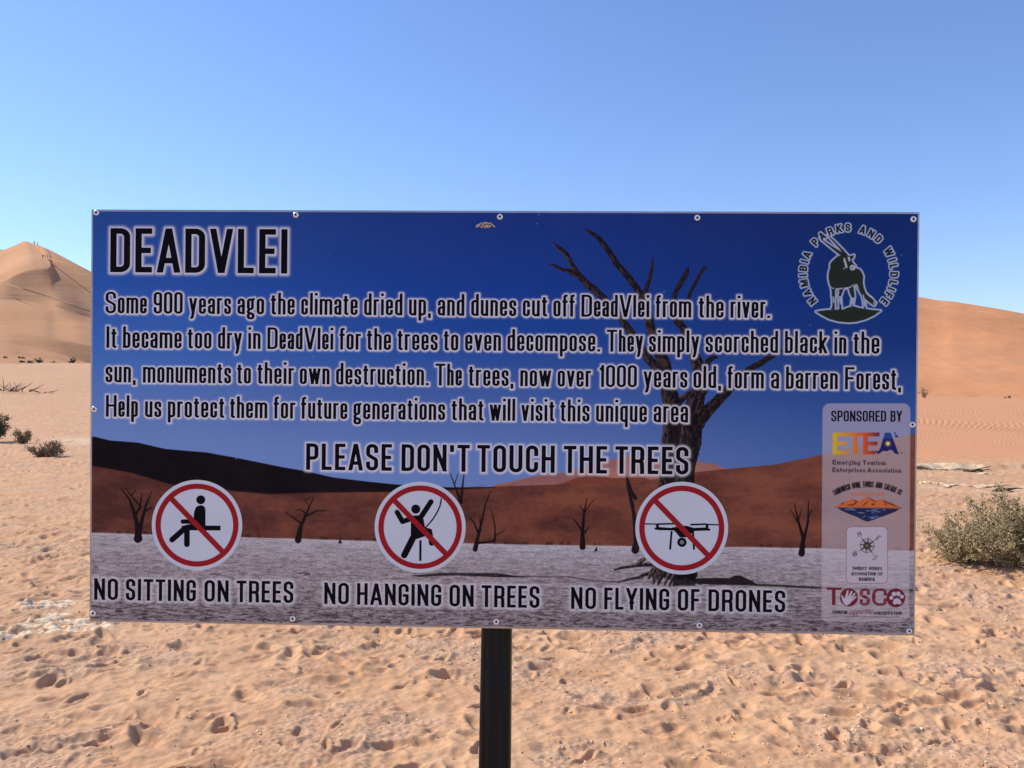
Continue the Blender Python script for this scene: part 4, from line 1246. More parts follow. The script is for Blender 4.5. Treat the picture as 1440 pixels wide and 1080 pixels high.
# square tube frame behind the panel
def tube_between(name, p, q, wdt, dep, off, mat):
    a0, b0 = px2local(*p); a1, b1 = px2local(*q)
    d = Vector((a1 - a0, b1 - b0)); L = d.length; d /= L; nn = Vector((-d.y, d.x)) * wdt / 2
    P = [(a0 + nn.x, b0 + nn.y), (a1 + nn.x, b1 + nn.y), (a1 - nn.x, b1 - nn.y), (a0 - nn.x, b0 - nn.y)]
    V = [loc2w(*c, off) - ROOT for c in P] + [loc2w(*c, off - dep) - ROOT for c in P]
    F = [(0, 1, 2, 3), (7, 6, 5, 4)] + [(i, i + 4, (i + 1) % 4 + 4, (i + 1) % 4) for i in range(4)]
    me = mesh(name, V, F)
    bm = bmesh.new(); bm.from_mesh(me); bmesh.ops.recalc_face_normals(bm, faces=bm.faces)
    bmesh.ops.bevel(bm, geom=bm.edges[:], offset=.002, segments=2, affect='EDGES'); bm.to_mesh(me); bm.free()
    return link(name, me, mat, sign)
FO = -.0050
tube_between('frame_rail', (145, 306.5), (1276, 310.5), .025, .025, FO, STEEL)
tube_between('frame_rail', (145, 861), (1276, 880), .025, .025, FO, STEEL)
tube_between('frame_rail', (138.5, 303), (136.5, 865), .025, .025, FO, STEEL)
tube_between('frame_rail', (1282.5, 307), (1277.5, 884), .025, .025, FO, STEEL)

# post: square tube with rounded corners, bowed a little towards the viewer at the foot
def post():
    w2 = .0452; rc = .015
    prof = []
    for cx, cy, a in ((w2 - rc, w2 - rc, 0), (-w2 + rc, w2 - rc, 90), (-w2 + rc, -w2 + rc, 180), (w2 - rc, -w2 + rc, 270)):
        for k in range(6):
            t = rad(a + 18 * k); prof.append((cx + rc * math.cos(t), cy + rc * math.sin(t)))
    ang = rad(-2.5)
    prof = [(x * math.cos(ang) - y * math.sin(ang), x * math.sin(ang) + y * math.cos(ang)) for x, y in prof]
    top = loc2w(*px2local(700.5, 325), -.078); low = loc2w(*px2local(697.2, 888), -.078); foot = loc2w(*px2local(694.6, 1080), -.078)
    ax = [top, low, foot, Vector((foot.x - .012, foot.y - .02, ROOT.z - .35))]
    sc = [1, 1.0, 1.05, 1.07]
    V = []; F = []; n = len(prof)
    for p, s in zip(ax, sc):
        V += [Vector((p.x + x * s, p.y + y * s, p.z)) - ROOT for x, y in prof]
    for j in range(len(ax) - 1):
        for i in range(n): F.append((j * n + i, (j + 1) * n + i, (j + 1) * n + (i + 1) % n, j * n + (i + 1) % n))
    F.append(tuple(range(n))); F.append(tuple(range((len(ax) - 1) * n, len(ax) * n))[::-1])
    me = mesh('post', V, F, False)
    bm = bmesh.new(); bm.from_mesh(me); bmesh.ops.recalc_face_normals(bm, faces=bm.faces); bm.to_mesh(me); bm.free()
    for p in me.polygons: p.use_smooth = len(p.vertices) == 4
    o = link('post', me, STEEL, sign)
    return o
post()

# bolts: domed washer with a dark socket
def bolt_meshes():
    prof = [(.0088, .0), (.0090, .0012), (.0082, .0026), (.0064, .0036), (.0046, .0038), (.0036, .0030)]
    N = 20; V = []; F = []
    for j, (r_, z) in enumerate(prof):
        for i in range(N):
            a = 2 * math.pi * i / N
            q = ex * (r_ * math.cos(a)) + ez * (r_ * math.sin(a)) + n_ * z
            V.append(q)
    for j in range(len(prof) - 1):
        for i in range(N): F.append((j * N + i, j * N + (i + 1) % N, (j + 1) * N + (i + 1) % N, (j + 1) * N + i))
    head = mesh('bolt', V, F, True)
    V = []; F = []
    for i in range(N):
        a = 2 * math.pi * i / N; V.append(ex * (.0037 * math.cos(a)) + ez * (.0037 * math.sin(a)) + n_ * .0029)
    for i in range(N):
        a = 2 * math.pi * i / N; V.append(ex * (.0026 * math.cos(a)) + ez * (.0026 * math.sin(a)) + n_ * .0016)
    V.append(n_ * .0016)
    for i in range(N): F.append((i, (i + 1) % N, N + (i + 1) % N, N + i)); F.append((N + i, N + (i + 1) % N, 2 * N))
    sock = mesh('socket', V, F, True)
    for me in (head, sock):
        bm = bmesh.new(); bm.from_mesh(me)
        for f in bm.faces:
            if f.normal.dot(n_) < -.2: f.normal_flip()
        bm.to_mesh(me); bm.free()
    head.materials.append(ZINC); sock.materials.append(PUNCH)
    return head, sock
bh, bs = bolt_meshes()
rndb = random.Random(4)
for (px, py) in ((136, 299), (416.3, 302.3), (703, 305), (980.3, 306.3), (1284, 308.3), (133, 575.3), (1282.6, 597), (131.4, 862.2), (411.8, 869.7), (698, 874), (983.3, 879), (1278, 887.2)):
    p = loc2w(*px2local(px, py), .0008) - ROOT
    b1 = link('bolt', bh, None, sign, p)
    b2 = link('socket', bs, None, b1)
    b1.rotation_euler = (rndb.uniform(-.06, .06), 0, rndb.uniform(-.06, .06))

# lettering, flat print a hair proud of the film
for txt, gl in lines:
    o = link('lettering', flat_mesh('lettering', gl, .0009), BLACK, sign)
    tag(o, 'black letters with pale glow reading ' + txt)
emblem = link('emblem', flat_mesh('emblem', [[p for p in emb]], .0009), FILM, sign)
film_uv(emblem.data)
tag(emblem, 'antelope standing on a mound, round emblem reading NAMIBIA PARKS AND WILDLIFE')
RINGP = plain('black_ring_print', tuple(float(c) for c in ink(22, 24, 30)), .38, .04).m
k0 = 0
for wd_ in ('NAMIBIA', 'PARKS', 'AND', 'WILDLIFE'):
    o = link('lettering', flat_mesh('lettering', arc[k0:k0 + len(wd_)], .0009), RINGP, emblem)
    tag(o, 'curved black letters reading ' + wd_)
    k0 += len(wd_)
sp = link('sponsor_panel', flat_mesh('sponsor_panel', [[p for p in tri_concave(panel)]], .0009), FILM, sign)
film_uv(sp.data)
tag(sp, 'pale see-through panel with four sponsor emblems')
o = link('lettering', flat_mesh('lettering', spons, .0012), BLACK, sp); tag(o, 'black letters reading SPONSORED BY')

# prohibition discs
def ring(cx, cy, r0, r1, n=72):
    out = []
    for i in range(n):
        a, b = 2 * math.pi * i / n, 2 * math.pi * (i + 1) / n
        out.append([(cx + r1 * math.cos(a), cy + r1 * math.sin(a)), (cx + r1 * math.cos(b), cy + r1 * math.sin(b)), (cx + r0 * math.cos(b), cy + r0 * math.sin(b)), (cx + r0 * math.cos(a), cy + r0 * math.sin(a))])
    return out
def cap(p, q, hw):
    a = math.atan2(q[1] - p[1], q[0] - p[0]); out = []
    for c, s in ((q, -90), (p, 90)):
        for k in range(9): t = a + rad(s + 22.5 * k); out.append((c[0] + hw * math.cos(t), c[1] + hw * math.sin(t)))
    return out
def bar(p, q, hw):
    a = math.atan2(q[1] - p[1], q[0] - p[0]); n = (-math.sin(a) * hw, math.cos(a) * hw)
    return [(p[0] + n[0], p[1] + n[1]), (q[0] + n[0], q[1] + n[1]), (q[0] - n[0], q[1] - n[1]), (p[0] - n[0], p[1] - n[1])]
def strokes(pts, hw):
    return [cap(pts[i], pts[i + 1], hw) for i in range(len(pts) - 1)]
def symbol(cx, cy, R, pict, extra, label):
    d = link('prohibition_symbol', flat_mesh('prohibition_symbol', [[[(cx + R * math.cos(t), cy + R * math.sin(t)) for t in np.linspace(0, 2 * np.pi, 96, endpoint=False)]]], .0009), WHITE, sign)
    tag(d, label)
    k = R / 63.7
    a = rad(46)
    rp = [bar((cx - 53 * k * math.cos(a), cy - 53 * k * math.sin(a)), (cx + 53 * k * math.cos(a), cy + 53 * k * math.sin(a)), 3.7 * k)]
    link('pictogram', flat_mesh('pictogram', [pict], .0012), BLACK, d)
    for e_, mt in extra: link('pictogram', flat_mesh('pictogram', [e_], .0014), mt, d)
    link('red_ring', flat_mesh('red_ring', [ring(cx, cy, 51 * k, 58.4 * k) + rp], .0016), RED, d)
za = Zf(120, 600, 3.6)
Z1 = lambda *p: za(list(p))
sit = [circ(*Z1((585, 370))[0], 6.3)]
sit += tri_concave(Z1((552, 430), (560, 408), (575, 399), (595, 398), (606, 408), (609, 425), (609, 505), (545, 505), (540, 490), (550, 460), (550, 445)))
sit += [bar(*Z1((500, 512), (685, 513)), 3.4)] + strokes(Z1((494, 480), (560, 480)), 3.1) + strokes(Z1((560, 500), (506, 513), (440, 572)), 3.9) + strokes(Z1((515, 515), (515, 595)), 4.0)
sit += tri_concave(Z1((486, 503), (525, 498), (530, 525), (500, 530)))
symbol(277.2, 738.4, 63.6, sit, [], 'round white and red sign forbidding sitting')
zb = Zf(400, 600, 3.6)
Z2 = lambda *p: zb(list(p))
hang = [circ(*Z2((665, 417))[0], 6.4)]
hang += tri_concave(Z2((640, 470), (655, 450), (690, 448), (705, 470), (712, 510), (735, 515), (745, 540), (720, 552), (660, 572), (640, 560), (640, 500)))
hang += strokes(Z2((571, 433), (598, 480), (650, 463)), 3.6) + strokes(Z2((688, 462), (742, 380)), 3.7)
hang += strokes(Z2((655, 555), (607, 650)), 4.6) + strokes(Z2((735, 528), (745, 590)), 3.6)
hang += [bar(*Z2((689, 575), (688, 679)), 1.6)]
rope = Z2((795, 363), (788, 400), (775, 430), (752, 468), (725, 500), (700, 522))
hang += [bar(rope[i], rope[i + 1], 1.0) for i in range(len(rope) - 1)]
symbol(590.9, 741.3, 64.0, hang, [], 'round white and red sign forbidding climbing')
zd = Zf(860, 600, 3.6)
Z3 = lambda *p: zd(list(p))
dr = tri_concave(Z3((217, 512), (240, 508), (300, 512), (330, 506), (355, 500), (385, 503), (415, 512), (470, 510), (500, 517), (498, 526), (470, 526), (420, 528), (400, 545), (385, 560), (345, 560), (330, 540), (315, 525), (240, 524), (218, 520)))
dr += [bar(*Z3((165, 492), (232, 493)), .9), bar(*Z3((232, 493), (318, 491)), 1.2), bar(*Z3((398, 496), (480, 493)), 1.2), bar(*Z3((480, 494), (545, 497)), .9)]
dr += [bar(*Z3((232, 490), (232, 512)), 2.0), bar(*Z3((483, 492), (483, 514)), 2.0), bar(*Z3((304, 528), (296, 622)), 1.4), bar(*Z3((412, 528), (417, 622)), 1.4)]
dr += [circ(*Z3((356, 585))[0], 6.6)]
greym = plain('grey_print', tuple(float(c) for c in ink(96, 94, 96)), .38, .04).m
lens = Z3((356, 585))[0]
symbol(958.6, 742.6, 65.2, dr, [([circ(*lens, 3.0)], greym)], 'round white and red sign forbidding drones')

# wasp's mud nest stuck to the film under the top bolt: a thing of its own
def mud_nest():
    c = loc2w(*px2local(683, 318.4), .001)
    rs = np.random.RandomState(5)
    bm = bmesh.new()
    for k in range(34):
        t = k / 33
        a = rad(172 - 164 * t)
        rx, rz = .0255, .0140
        x = rx * math.cos(a); z = rz * math.sin(a) - .004
        s = (.0040 + .0012 * rs.rand()) * (1 - .45 * t)
        m_ = Matrix.Translation(ex * (x + rs.normal(0, .0006)) + ez * (z + rs.normal(0, .0007)) + n_ * (.002 + .002 * rs.rand()))
        m_ = m_ @ Matrix.Diagonal((s, s * .8, s * .75, 1))
        bmesh.ops.create_icosphere(bm, subdivisions=2, radius=1, matrix=m_)
    for k in range(60):
        a = rad(rs.uniform(10, 170)); q = rs.uniform(.1, .82)
        m_ = Matrix.Translation(ex * (.0225 * q * math.cos(a)) + ez * (.0125 * q * math.sin(a) - .0045) + n_ * .0008)
        s = rs.uniform(.0016, .0032)
        m_ = m_ @ Matrix.Diagonal((s * 1.3, s * .5, s * .7, 1))
        bmesh.ops.create_icosphere(bm, subdivisions=1, radius=1, matrix=m_)
    me = bpy.data.meshes.new('mud_nest'); bm.to_mesh(me); bm.free()
    me.polygons.foreach_set('use_smooth', [True] * len(me.polygons))
    m = Mat('dried_mud', .95, .1)
    m.color(m.ramp(m.noise(220, 4, .7).outputs['Fac'], [(.35, (.16, .10, .075)), (.52, (.55, .44, .38)), (.66, (.85, .78, .72))]).outputs[0])
    m.bump(m.noise(700, 3, .7).outputs['Fac'], .6, .001)
    return tag(link('mud_nest', me, m.m, None, c), 'small crescent of dried mud stuck to the blue board under its middle top bolt', 'insect nest')
mud_nest()

# ================================================================== PLANTS, STONES, PEOPLE
def tube(V, F, P, R, n=4):
    """tapered twig through points"""
    base = len(V)
    for i, (p, r_) in enumerate(zip(P, R)):
        d = (P[min(i + 1, len(P) - 1)] - P[max(i - 1, 0)]).normalized()
        a = d.orthogonal().normalized(); b = d.cross(a)
        for k in range(n):
            t = 2 * math.pi * k / n
            V.append(p + a * (r_ * math.cos(t)) + b * (r_ * math.sin(t)))
    for i in range(len(P) - 1):
        for k in range(n):
            F.append((base + i * n + k, base + i * n + (k + 1) % n, base + (i + 1) * n + (k + 1) % n, base + (i + 1) * n + k))

def leafm(name, cols, rough=.75):
    m = Mat(name, rough, .15)
    at = m.n('ShaderNodeAttribute', attribute_name='tint').outputs['Fac']
    m.color(m.ramp(at, cols).outputs[0])
    return m.m
TWIG = plain('grey_brown_twig', (.16, .11, .075), .9, .15, amt=.35, sc=40).m
TWIG_P = plain('pale_shrub_twig', (.34, .26, .16), .9, .15, amt=.3, sc=60).m
DEADW = plain('bleached_dead_wood', (.10, .070, .052), .9, .15, amt=.4, sc=20).m
LEAF_G = leafm('grey_green_leaf', [(0, (.15, .105, .045)), (.35, (.33, .255, .125)), (.7, (.50, .40, .21)), (1, (.66, .53, .30))])
LEAF_B = leafm('dry_brown_leaf', [(0, (.08, .05, .03)), (.5, (.25, .165, .09)), (1, (.42, .30, .18))])
LEAF_D = leafm('dark_green_leaf', [(0, (.045, .045, .02)), (.5, (.09, .085, .04)), (1, (.17, .15, .08))])

def shrub(name, loc, wdt, hgt, nstem, nleaf, leafs, leaf_mat, seed, dep=None, twig=.006, dry=0.0, lean=0.0, clear=.12, nbr=(5, 8), fuzz=1.0, twm=None):
    rng = random.Random(seed); dep = dep or wdt
    V, F = [], []; tips = []
    for s in range(nstem):
        az = rng.uniform(0, 2 * math.pi)
        el = rng.uniform(.08, 1.0) ** .8
        tgt = Vector((math.cos(az) * wdt * .5 * math.cos(el * 1.4) ** .7, math.sin(az) * dep * .5 * math.cos(el * 1.4) ** .7, hgt * (.12 + .88 * math.sin(el * 1.5)))) * rng.uniform(.75, 1.04)
        tgt.x += lean * tgt.z
        p0 = Vector((rng.gauss(0, wdt * .05), rng.gauss(0, dep * .05), -.02))
        ctrl = Vector((tgt.x * .45, tgt.y * .45, tgt.z * .22 + .02))
        n = 7; P = []
        for i in range(n):
            t = i / (n - 1)
            q = p0 * (1 - t) ** 2 + ctrl * 2 * t * (1 - t) + tgt * t * t
            q = q + Vector((rng.gauss(0, 1), rng.gauss(0, 1), rng.gauss(0, .7))) * wdt * .012 * (1 if 0 < i else 0)
            P.append(q)
        tube(V, F, P, [twig * (1 - .8 * i / (n - 1)) for i in range(n)])
        for b in range(rng.randint(*nbr)):
            i = rng.randint(2, n - 1)
            L = rng.uniform(.10, .26) * hgt + .03
            d = ((P[i] - P[i - 1]).normalized() + Vector((rng.gauss(0, .8), rng.gauss(0, .8), rng.gauss(.25, .6)))).normalized()
            Q = [P[i] - (P[i] - P[i - 1]) * .5]
            for k in range(3):
                Q.append(Q[-1] + d * L / 3 + Vector((rng.gauss(0, 1), rng.gauss(0, 1), rng.gauss(.2, 1))) * L * .08)
            if Q[-1].z < 0.01: Q = [Vector((q.x, q.y, max(q.z, .012))) for q in Q]
            tube(V, F, Q, [twig * .45, twig * .35, twig * .28, twig * .15], 3)
            for k in (1, 2, 3): tips.append((Q[k], d, L))
    root = empty(name, loc)
    link('branches', mesh('branches', V, F), twm or TWIG, root)
    LV, LF, TI = [], [], []
    for k in range(nleaf):
        p, d, L = rng.choice(tips)
        c = p + Vector((rng.gauss(0, 1), rng.gauss(0, 1), rng.gauss(0, 1))) * (.018 + hgt * .022) * fuzz
        if c.z < 0.01: c.z = .01 + rng.random() * .03
        a = (d + Vector((rng.gauss(0, .8), rng.gauss(0, .8), rng.gauss(.3, .7)))).normalized()
        b = a.orthogonal().normalized(); b.rotate(Matrix.Rotation(rng.uniform(0, 6.28), 3, a)); c2 = a.cross(b)
        s = leafs * rng.uniform(.6, 1.35); wv = s * .30
        i0 = len(LV)
        LV += [c - a * s * .5, c + b * wv, c + c2 * wv, c - b * wv, c - c2 * wv, c + a * s * .5]
        LF += [(i0, i0 + 2, i0 + 1), (i0, i0 + 3, i0 + 2), (i0, i0 + 4, i0 + 3), (i0, i0 + 1, i0 + 4), (i0 + 5, i0 + 1, i0 + 2), (i0 + 5, i0 + 2, i0 + 3), (i0 + 5, i0 + 3, i0 + 4), (i0 + 5, i0 + 4, i0 + 1)]
        ti = min(1, max(0, .5 + .25 * rng.gauss(0, 1) + .25 * (float(noise(p.x * 4 / wdt, p.z * 4 / wdt, seed)))))
        TI += [ti] * 6
    me = mesh('foliage', LV, LF)
    at = me.attributes.new('tint', 'FLOAT', 'POINT'); at.data.foreach_set('value', TI[:len(me.vertices)])
    fo = link('foliage', me, leaf_mat, root)
    fo['kind'] = 'stuff'
    return root
def gpos(px, py, d=None):
    """the ground point seen at a photo pixel"""
    if d is None:
        d = CAM_H * FPX / (py - 540.0)
        for _ in range(6):
            x = (px - 720) * d / FPX; z = ground_z(x, d)
            d = (CAM_H - z) * FPX / (py - 540.0)
    x = (px - 720) * d / FPX
    return Vector((x, d, ground_z(x, d)))

# big grey-green shrub at the right edge
b = gpos(1452, 796)
o = shrub('desert_shrub', b, 1.85, .57, 100, 32000, .019, LEAF_G, 3, dep=1.3, twig=.006, nbr=(9, 14), fuzz=.38, twm=TWIG_P)
tag(o, 'large grey-green desert shrub at the right edge of the view', 'shrub')
# lower arm of it reaching left, its own plant
b = gpos(1352, 790)
o = shrub('desert_shrub', b, .85, .33, 34, 6500, .017, LEAF_G, 8, dep=.6, twig=.005, nbr=(9, 14), fuzz=.38, twm=TWIG_P)
tag(o, 'low spreading grey-green shrub between the board and the large shrub', 'shrub')
for k, (px, py, L, a0) in enumerate(((1345, 797, .30, 0.1), (1375, 803, .24, .5), (1398, 806, .30, -.2), (1330, 786, .22, .3))):
    p = gpos(px, py); rng = random.Random(60 + k)
    V, F = [], []
    for j in range(5):
        P = [Vector((-L / 2, 0, .012))]
        if j: P = [Vector((rng.uniform(-L / 2, L / 2), 0, .015))]
        d = Vector((math.cos(a0 + rng.gauss(0, .5)), math.sin(a0 + rng.gauss(0, .8)), rng.uniform(.02, .25)))
        for i in range(5): P.append(P[-1] + d * (L if j == 0 else L * .35) / 5 + Vector((rng.gauss(0, .006), rng.gauss(0, .01), rng.gauss(0, .008))))
        tube(V, F, P, [.0045, .004, .0035, .003, .002, .001])
    o = link('dead_twig', mesh('dead_twig', V, F), DEADW, None, p)
    tag(o, ['dead forked twig on the sand at the foot of the low shrub', 'short dead twig lying just left of the big shrub', 'curved dead twig under the front of the big shrub', 'thin dead twig leftmost below the low shrub'][k], 'twig')

# left edge: green bush cut by the frame, brown low bush before it, dry bush further front
p = gpos(-12, 622)
o = shrub('desert_bush', p, 1.1, .78, 26, 4200, .045, LEAF_D, 21, twig=.01)
tag(o, 'dark green bush cut off by the left edge of the view', 'bush')
p = gpos(32, 624)
o = shrub('desert_bush', p, .55, .36, 14, 1300, .035, LEAF_B, 22, twig=.008)
tag(o, 'small brown dry bush touching the dark green bush on the left', 'bush')
p = gpos(64, 643)
o = shrub('desert_bush', p, 1.05, .34, 26, 2600, .030, LEAF_B, 23, dep=.7, twig=.007)
tag(o, 'low wide half dead bush nearest to the left edge of the board', 'bush')

# scrub at the foot of the low left ridge
for k, (px, py, d, wd, hg, lab) in enumerate(((10, 506.5, 150, 1.7, .55, 'tiny dark bush, leftmost in the row under the left dune'), (31, 506, 152, 1.8, .5, 'second small bush from the left under the left dune'),
      (33, 510.5, 146, 1.0, .35, 'smallest bush of the row, just below the second one'), (45.5, 514.5, 143, 2.2, .9, 'widest green bush in the row under the left dune'),
      (57, 511, 147, 2.3, .8, 'bushy clump right of the widest green bush under the left dune'), (79, 515, 143, 1.8, .7, 'separate bush near the middle of the row under the left dune'),
      (104, 513, 147, 2.0, 1.1, 'darkest roundest bush at the right end of the row, next to the board'), (22, 499, 158, 1.4, .2, 'faint dry tuft highest on the sand above the row of bushes'))):
    o = shrub('distant_bush', ray(px, py, d) + Vector((0, -.5, .1)), wd, hg, 12, 420, .16, LEAF_D if k < 7 else LEAF_B, 40 + k, twig=.03)
    tag(o, lab, 'bush', 'bushes at the foot of the left dune')
for k, (px, py, d, s, lab) in enumerate(((1293, 560, 92, .9, 'thin dry shrub at the foot of the right dune beside the board'), (1352, 506, 160, .7, 'lowest of three dark tufts on the right dune'), (1383, 506.5, 158, .55, 'middle one of three dark tufts on the right dune'),
                             (1402, 502.5, 166, .7, 'rightmost tuft high on the right dune'), (1407, 562, 90, .8, 'dark low tuft at the far edge of the flat, right side'))):
    o = shrub('distant_bush', ray(px, py, d) + Vector((0, -1.2, .05)), s * 1.3, s * (1.4 if k == 0 else .45), 8, 160, .12, LEAF_B, 60 + k, twig=.02)
    tag(o, lab, 'bush')
# dead branches on the flat, far left
for k, (px, py, wd, hg, lab) in enumerate(((5, 538, .9, 1.25, 'upright fork of dead wood at the far left edge of the flat'), (27, 541, 2.6, .75, 'tangle of dead branches lying on the flat, far left'), (60, 543, 2.2, .22, 'long thin dead branch lying right of the tangle'))):
    d = 60.0
    p = Vector(((px - 720) * d / FPX, d, 0)); p.z = float(rise(np.array(p.x), np.array(p.y))) + .1
    d2 = (CAM_H - p.z) / ((py - 540) / FPX) if py > 541 else 60
    p = ray(px, py + 1.5, 60); zz = ground_z(p.x, 60); p.z = zz
    rng = random.Random(80 + k); V, F = [], []
    for j in range((5, 16, 8)[k]):
        a = rng.uniform(-1, 1)
        P = [Vector((rng.uniform(-wd / 2, wd / 2) * (.15 if k == 0 else .7), rng.gauss(0, .2), .03))]
        dr_ = Vector((a * wd * .4, rng.gauss(0, .3), rng.uniform(.2, 1) * hg))
        for i in range(5): P.append(P[-1] + dr_ / 5 + Vector((rng.gauss(0, .05), rng.gauss(0, .05), rng.gauss(0, .03))))
        tube(V, F, P, [.03, .028, .024, .02, .015, .008])
    o = link('dead_branch', mesh('dead_branch', V, F), DEADW, None, p)
    tag(o, lab, 'branch')
# sticks on the crust at right
for k, (px, py, L, lab) in enumerate(((1369, 664, .45, 'short dark stick lying on the pale crust line right of the board'), (1411, 691, .40, 'dark stick on the sand behind the large shrub'))):
    p = gpos(px, py); rng = random.Random(90 + k); V, F = [], []
    for j in range(5):
        P = [Vector((rng.uniform(-L * .4, L * .1), rng.gauss(0, .04), .02))]
        for i in range(4): P.append(P[-1] + Vector((L / 5, rng.gauss(0, .02), rng.gauss(.008, .015))))
        tube(V, F, P, [.016, .014, .012, .009, .005])
    o = link('dead_stick', mesh('dead_stick', V, F), DEADW, None, p); tag(o, lab, 'stick')

# gravel: countless small stones, lighter and darker than the sand
def gravel(name, n, smin, smax, seed, mat, right=False, pw=2.0):
    rng = np.random.RandomState(seed)
    n3 = n * 4; y = rng.uniform(1.6, 17, n3); x = rng.uniform(-.85, .85, n3) * y
    keep = rng.rand(n3) < np.clip(.22 + .9 * fbm(x * 1.1, y * 1.6, 3, 9) + (.45 * sstep(-.2, .5, x / y) if right else 0), .04, 1) * np.clip(6.0 / y, 0, 1)
    x, y = x[keep][:n], y[keep][:n]
    n = len(x)
    s = smin + (smax - smin) * rng.rand(n) ** pw * np.where(rng.rand(n) < .93, .6, 1)
    z = np.array([ground_z(a, b_) for a, b_ in zip(x, y)])
    base = np.array([(1, 0, 0), (0, 1, 0), (-1, 0, 0), (0, -1, 0), (0, 0, 1), (0, 0, -1), (.6, .6, .5), (-.55, .5, .6), (-.5, -.6, .5), (.6, -.5, .55)])
    tri = np.array([(0, 6, 4), (6, 1, 4), (1, 7, 4), (7, 2, 4), (2, 8, 4), (8, 3, 4), (3, 9, 4), (9, 0, 4), (1, 0, 5), (2, 1, 5), (3, 2, 5), (0, 3, 5), (0, 1, 6), (1, 2, 7), (2, 3, 8), (3, 0, 9)])
    nb = len(base)
    jit = 1 + .28 * rng.normal(size=(n, nb, 1))
    ang = rng.uniform(0, 6.28, n)
    bb = base[None] * jit * s[:, None, None] * .5 * np.stack([rng.uniform(.8, 1.6, n), rng.uniform(.7, 1.1, n), rng.uniform(.45, .8, n)], -1)[:, None, :]
    ca, sa = np.cos(ang)[:, None], np.sin(ang)[:, None]
    X = bb[..., 0] * ca - bb[..., 1] * sa; Yv = bb[..., 0] * sa + bb[..., 1] * ca
    co = np.stack([X + x[:, None], Yv + y[:, None], bb[..., 2] * .7 + (z - s * .02)[:, None]], -1).reshape(-1, 3).astype(np.float32)
    fc = (tri[None] + (np.arange(n) * nb)[:, None, None]).reshape(-1, 3).astype(np.int32)
    me = bpy.data.meshes.new(name)
    me.vertices.add(len(co)); me.vertices.foreach_set('co', co.ravel())
    me.loops.add(fc.size); me.loops.foreach_set('vertex_index', fc.ravel())
    me.polygons.add(len(fc)); me.polygons.foreach_set('loop_start', (np.arange(len(fc)) * 3).astype(np.int32))
    me.update(calc_edges=True)
    at = me.attributes.new('tint', 'FLOAT', 'POINT'); at.data.foreach_set('value', np.repeat(rng.rand(n), nb).astype(np.float32))
    return link(name, me, mat)
STONE = leafm('desert_gravel', [(0, (.26, .16, .10)), (.25, (.48, .29, .17)), (.55, (.66, .43, .26)), (.8, (.82, .62, .40)), (1, (.90, .76, .54))], .85)
gv = gravel('gravel', 27000, .004, .022, 5, STONE, True)
tag(gv, 'scattered small pale and dark gravel on the trampled sand', kind='stuff')

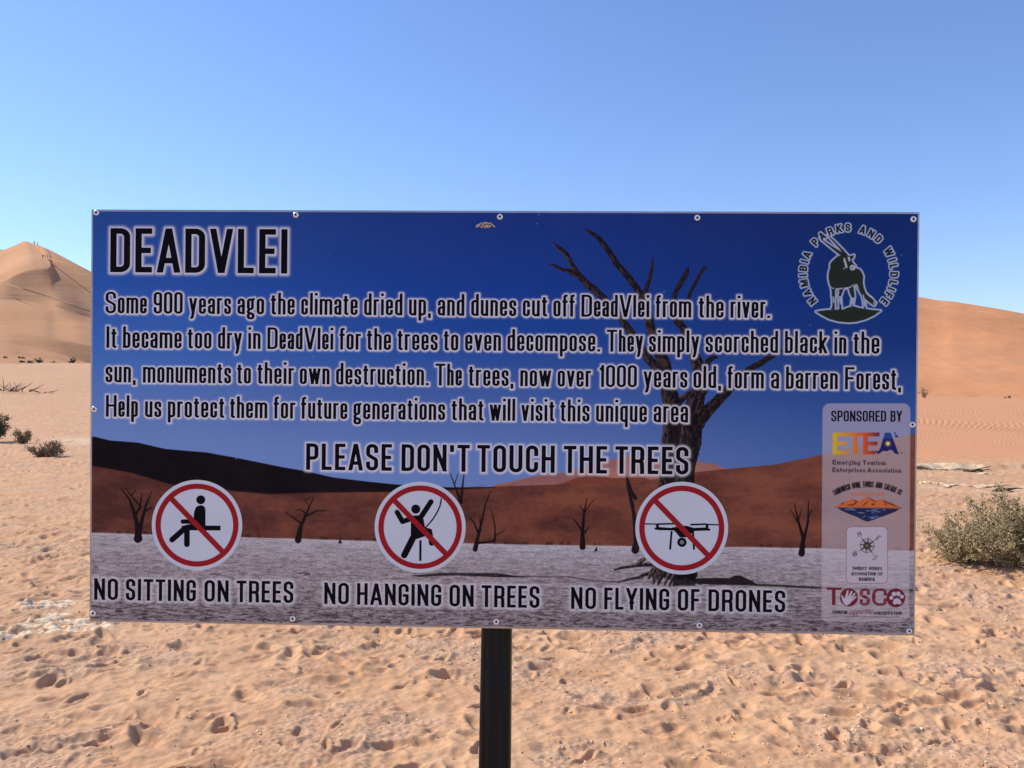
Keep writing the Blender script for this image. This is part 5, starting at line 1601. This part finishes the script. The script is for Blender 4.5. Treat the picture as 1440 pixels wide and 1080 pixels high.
# hikers on the dune: one small continuous body each, clothes as parts
def hiker(loc, face, shirt, trous, stride, label, skin=(.30, .17, .11)):
    root = empty('person', loc)
    bm = bmesh.new()
    def seg(pts, rs_, n=8, rough=0):
        rings = []
        for i, (p, r_) in enumerate(zip(pts, rs_)):
            p = Vector(p); d = (Vector(pts[min(i + 1, len(pts) - 1)]) - Vector(pts[max(i - 1, 0)])).normalized()
            a = d.cross(Vector((0, 1, 0)));  a = a.normalized() if a.length > .1 else Vector((1, 0, 0))
            b_ = d.cross(a).normalized()
            rx, ry = r_ if isinstance(r_, tuple) else (r_, r_)
            rings.append([bm.verts.new(p + a * rx * math.cos(2 * math.pi * k / n) + b_ * ry * math.sin(2 * math.pi * k / n)) for k in range(n)])
        for i in range(len(rings) - 1):
            for k in range(n): bm.faces.new((rings[i][k], rings[i][(k + 1) % n], rings[i + 1][(k + 1) % n], rings[i + 1][k]))
        bm.faces.new(rings[0][::-1]); bm.faces.new(rings[-1])
    def flush(name, mat, par):
        me = bpy.data.meshes.new(name); bmesh.ops.recalc_face_normals(bm, faces=bm.faces); bm.to_mesh(me); bm.clear()
        me.polygons.foreach_set('use_smooth', [True] * len(me.polygons))
        return link(name, me, mat, par)
    # body grown with a skin modifier
    s = stride
    J = dict(pel=(0, 0, .95), wai=(0, 0, 1.12), che=(0, 0, 1.33), nec=(0, 0, 1.50), hea=(0, -.01, 1.60), top=(0, 0, 1.71),
             hl=(-.10, 0, .90), kl=(-.11, -s * .5 - .02, .50), al=(-.11, s * -.7, .09), tl=(-.12, s * -.7 - .16, .03), hr=(.10, 0, .90), kr=(.11, s * .35, .49), ar=(.11, s * .9, .09), tr=(.12, s * .9 - .15, .03),
             sl=(-.19, 0, 1.42), el=(-.25, .05, 1.14), wl=(-.24, -.08, .92), fl=(-.24, -.12, .83), sr=(.19, 0, 1.42), er=(.25, .03, 1.14), wr=(.25, -.10, .93), fr=(.25, -.14, .84))
    rr2 = dict(pel=.13, wai=.12, che=.14, nec=.06, hea=.10, top=.075, hl=.09, kl=.06, al=.042, tl=.035, hr=.09, kr=.06, ar=.042, tr=.035, sl=.06, el=.042, wl=.03, fl=.035, sr=.06, er=.042, wr=.03, fr=.035)
    E = [('pel', 'wai'), ('wai', 'che'), ('che', 'nec'), ('nec', 'hea'), ('hea', 'top'), ('pel', 'hl'), ('hl', 'kl'), ('kl', 'al'), ('al', 'tl'), ('pel', 'hr'), ('hr', 'kr'), ('kr', 'ar'), ('ar', 'tr'), ('che', 'sl'), ('sl', 'el'), ('el', 'wl'), ('wl', 'fl'), ('che', 'sr'), ('sr', 'er'), ('er', 'wr'), ('wr', 'fr')]
    ks = list(J)
    me = bpy.data.meshes.new('body'); me.from_pydata([J[k] for k in ks], [(ks.index(a), ks.index(b_)) for a, b_ in E], [])
    o = link('body', me, plain('skin', skin, .6, amt=.05).m, root)
    md = o.modifiers.new('skin', 'SKIN'); o.modifiers.new('sub', 'SUBSURF').levels = 1; o.modifiers['sub'].render_levels = 1
    for k, sv in zip(ks, me.skin_vertices[0].data):
        sv.radius = (rr2[k], rr2[k] * .85); sv.use_root = (k == 'pel')
    dg = bpy.context.evaluated_depsgraph_get(); me2 = bpy.data.meshes.new_from_object(o.evaluated_get(dg)); o.modifiers.clear(); o.data = me2
    me2.polygons.foreach_set('use_smooth', [True] * len(me2.polygons))
    # shirt, trousers, hat
    seg([(0, 0, .93), (0, 0, 1.12), (0, 0, 1.34), (0, 0, 1.48)], [(.19, .15), (.18, .14), (.22, .16), (.10, .09)], 10)
    for sg, e_, w_ in ((-1, J['el'], J['sl']), (1, J['er'], J['sr'])): seg([w_, e_], [.085, .065], 8)
    flush('shirt', plain('cloth_a', shirt, .9).m, root)
    for a in 'lr': seg([J['h' + a], J['k' + a], (J['a' + a][0], J['a' + a][1], .12)], [.115, .085, .07], 8)
    flush('trousers', plain('cloth_b', trous, .9).m, root)
    seg([(0, -.01, 1.66), (0, -.01, 1.675), (0, -.01, 1.68), (0, 0, 1.77)], [.19, .18, .12, .09], 10)
    flush('hat', plain('cloth_c', (.35, .28, .2), .9).m, root)
    root.rotation_euler = (0, 0, face)
    tag(root, label, 'person')
    return root
def on(px, py, d): return ray(px, py, d)
grp = [(48.3, 344.0, 413.5, 1.0, (.02, .025, .05), (.02, .02, .03), 'hiker in dark clothes standing at the very top of the left dune'),
       (53.0, 345.2, 412, -1.2, (.10, .04, .035), (.03, .03, .04), 'hiker just right of the one at the dune top, a few steps lower'),
       (60.3, 362.6, 386, .5, (.03, .04, .06), (.02, .02, .03), 'leftmost hiker on the path below the dune crest'),
       (63.4, 363.2, 383, 1.6, (.04, .03, .03), (.03, .03, .03), 'middle hiker on the path below the dune crest'),
       (66.8, 363.8, 381, 1.4, (.30, .27, .25), (.04, .04, .05), 'rightmost hiker on the path below the dune crest')]
for px, py, d, fc, sh, tr_, lab in grp:
    hiker(on(px, py, d), fc, sh, tr_, .28, lab)
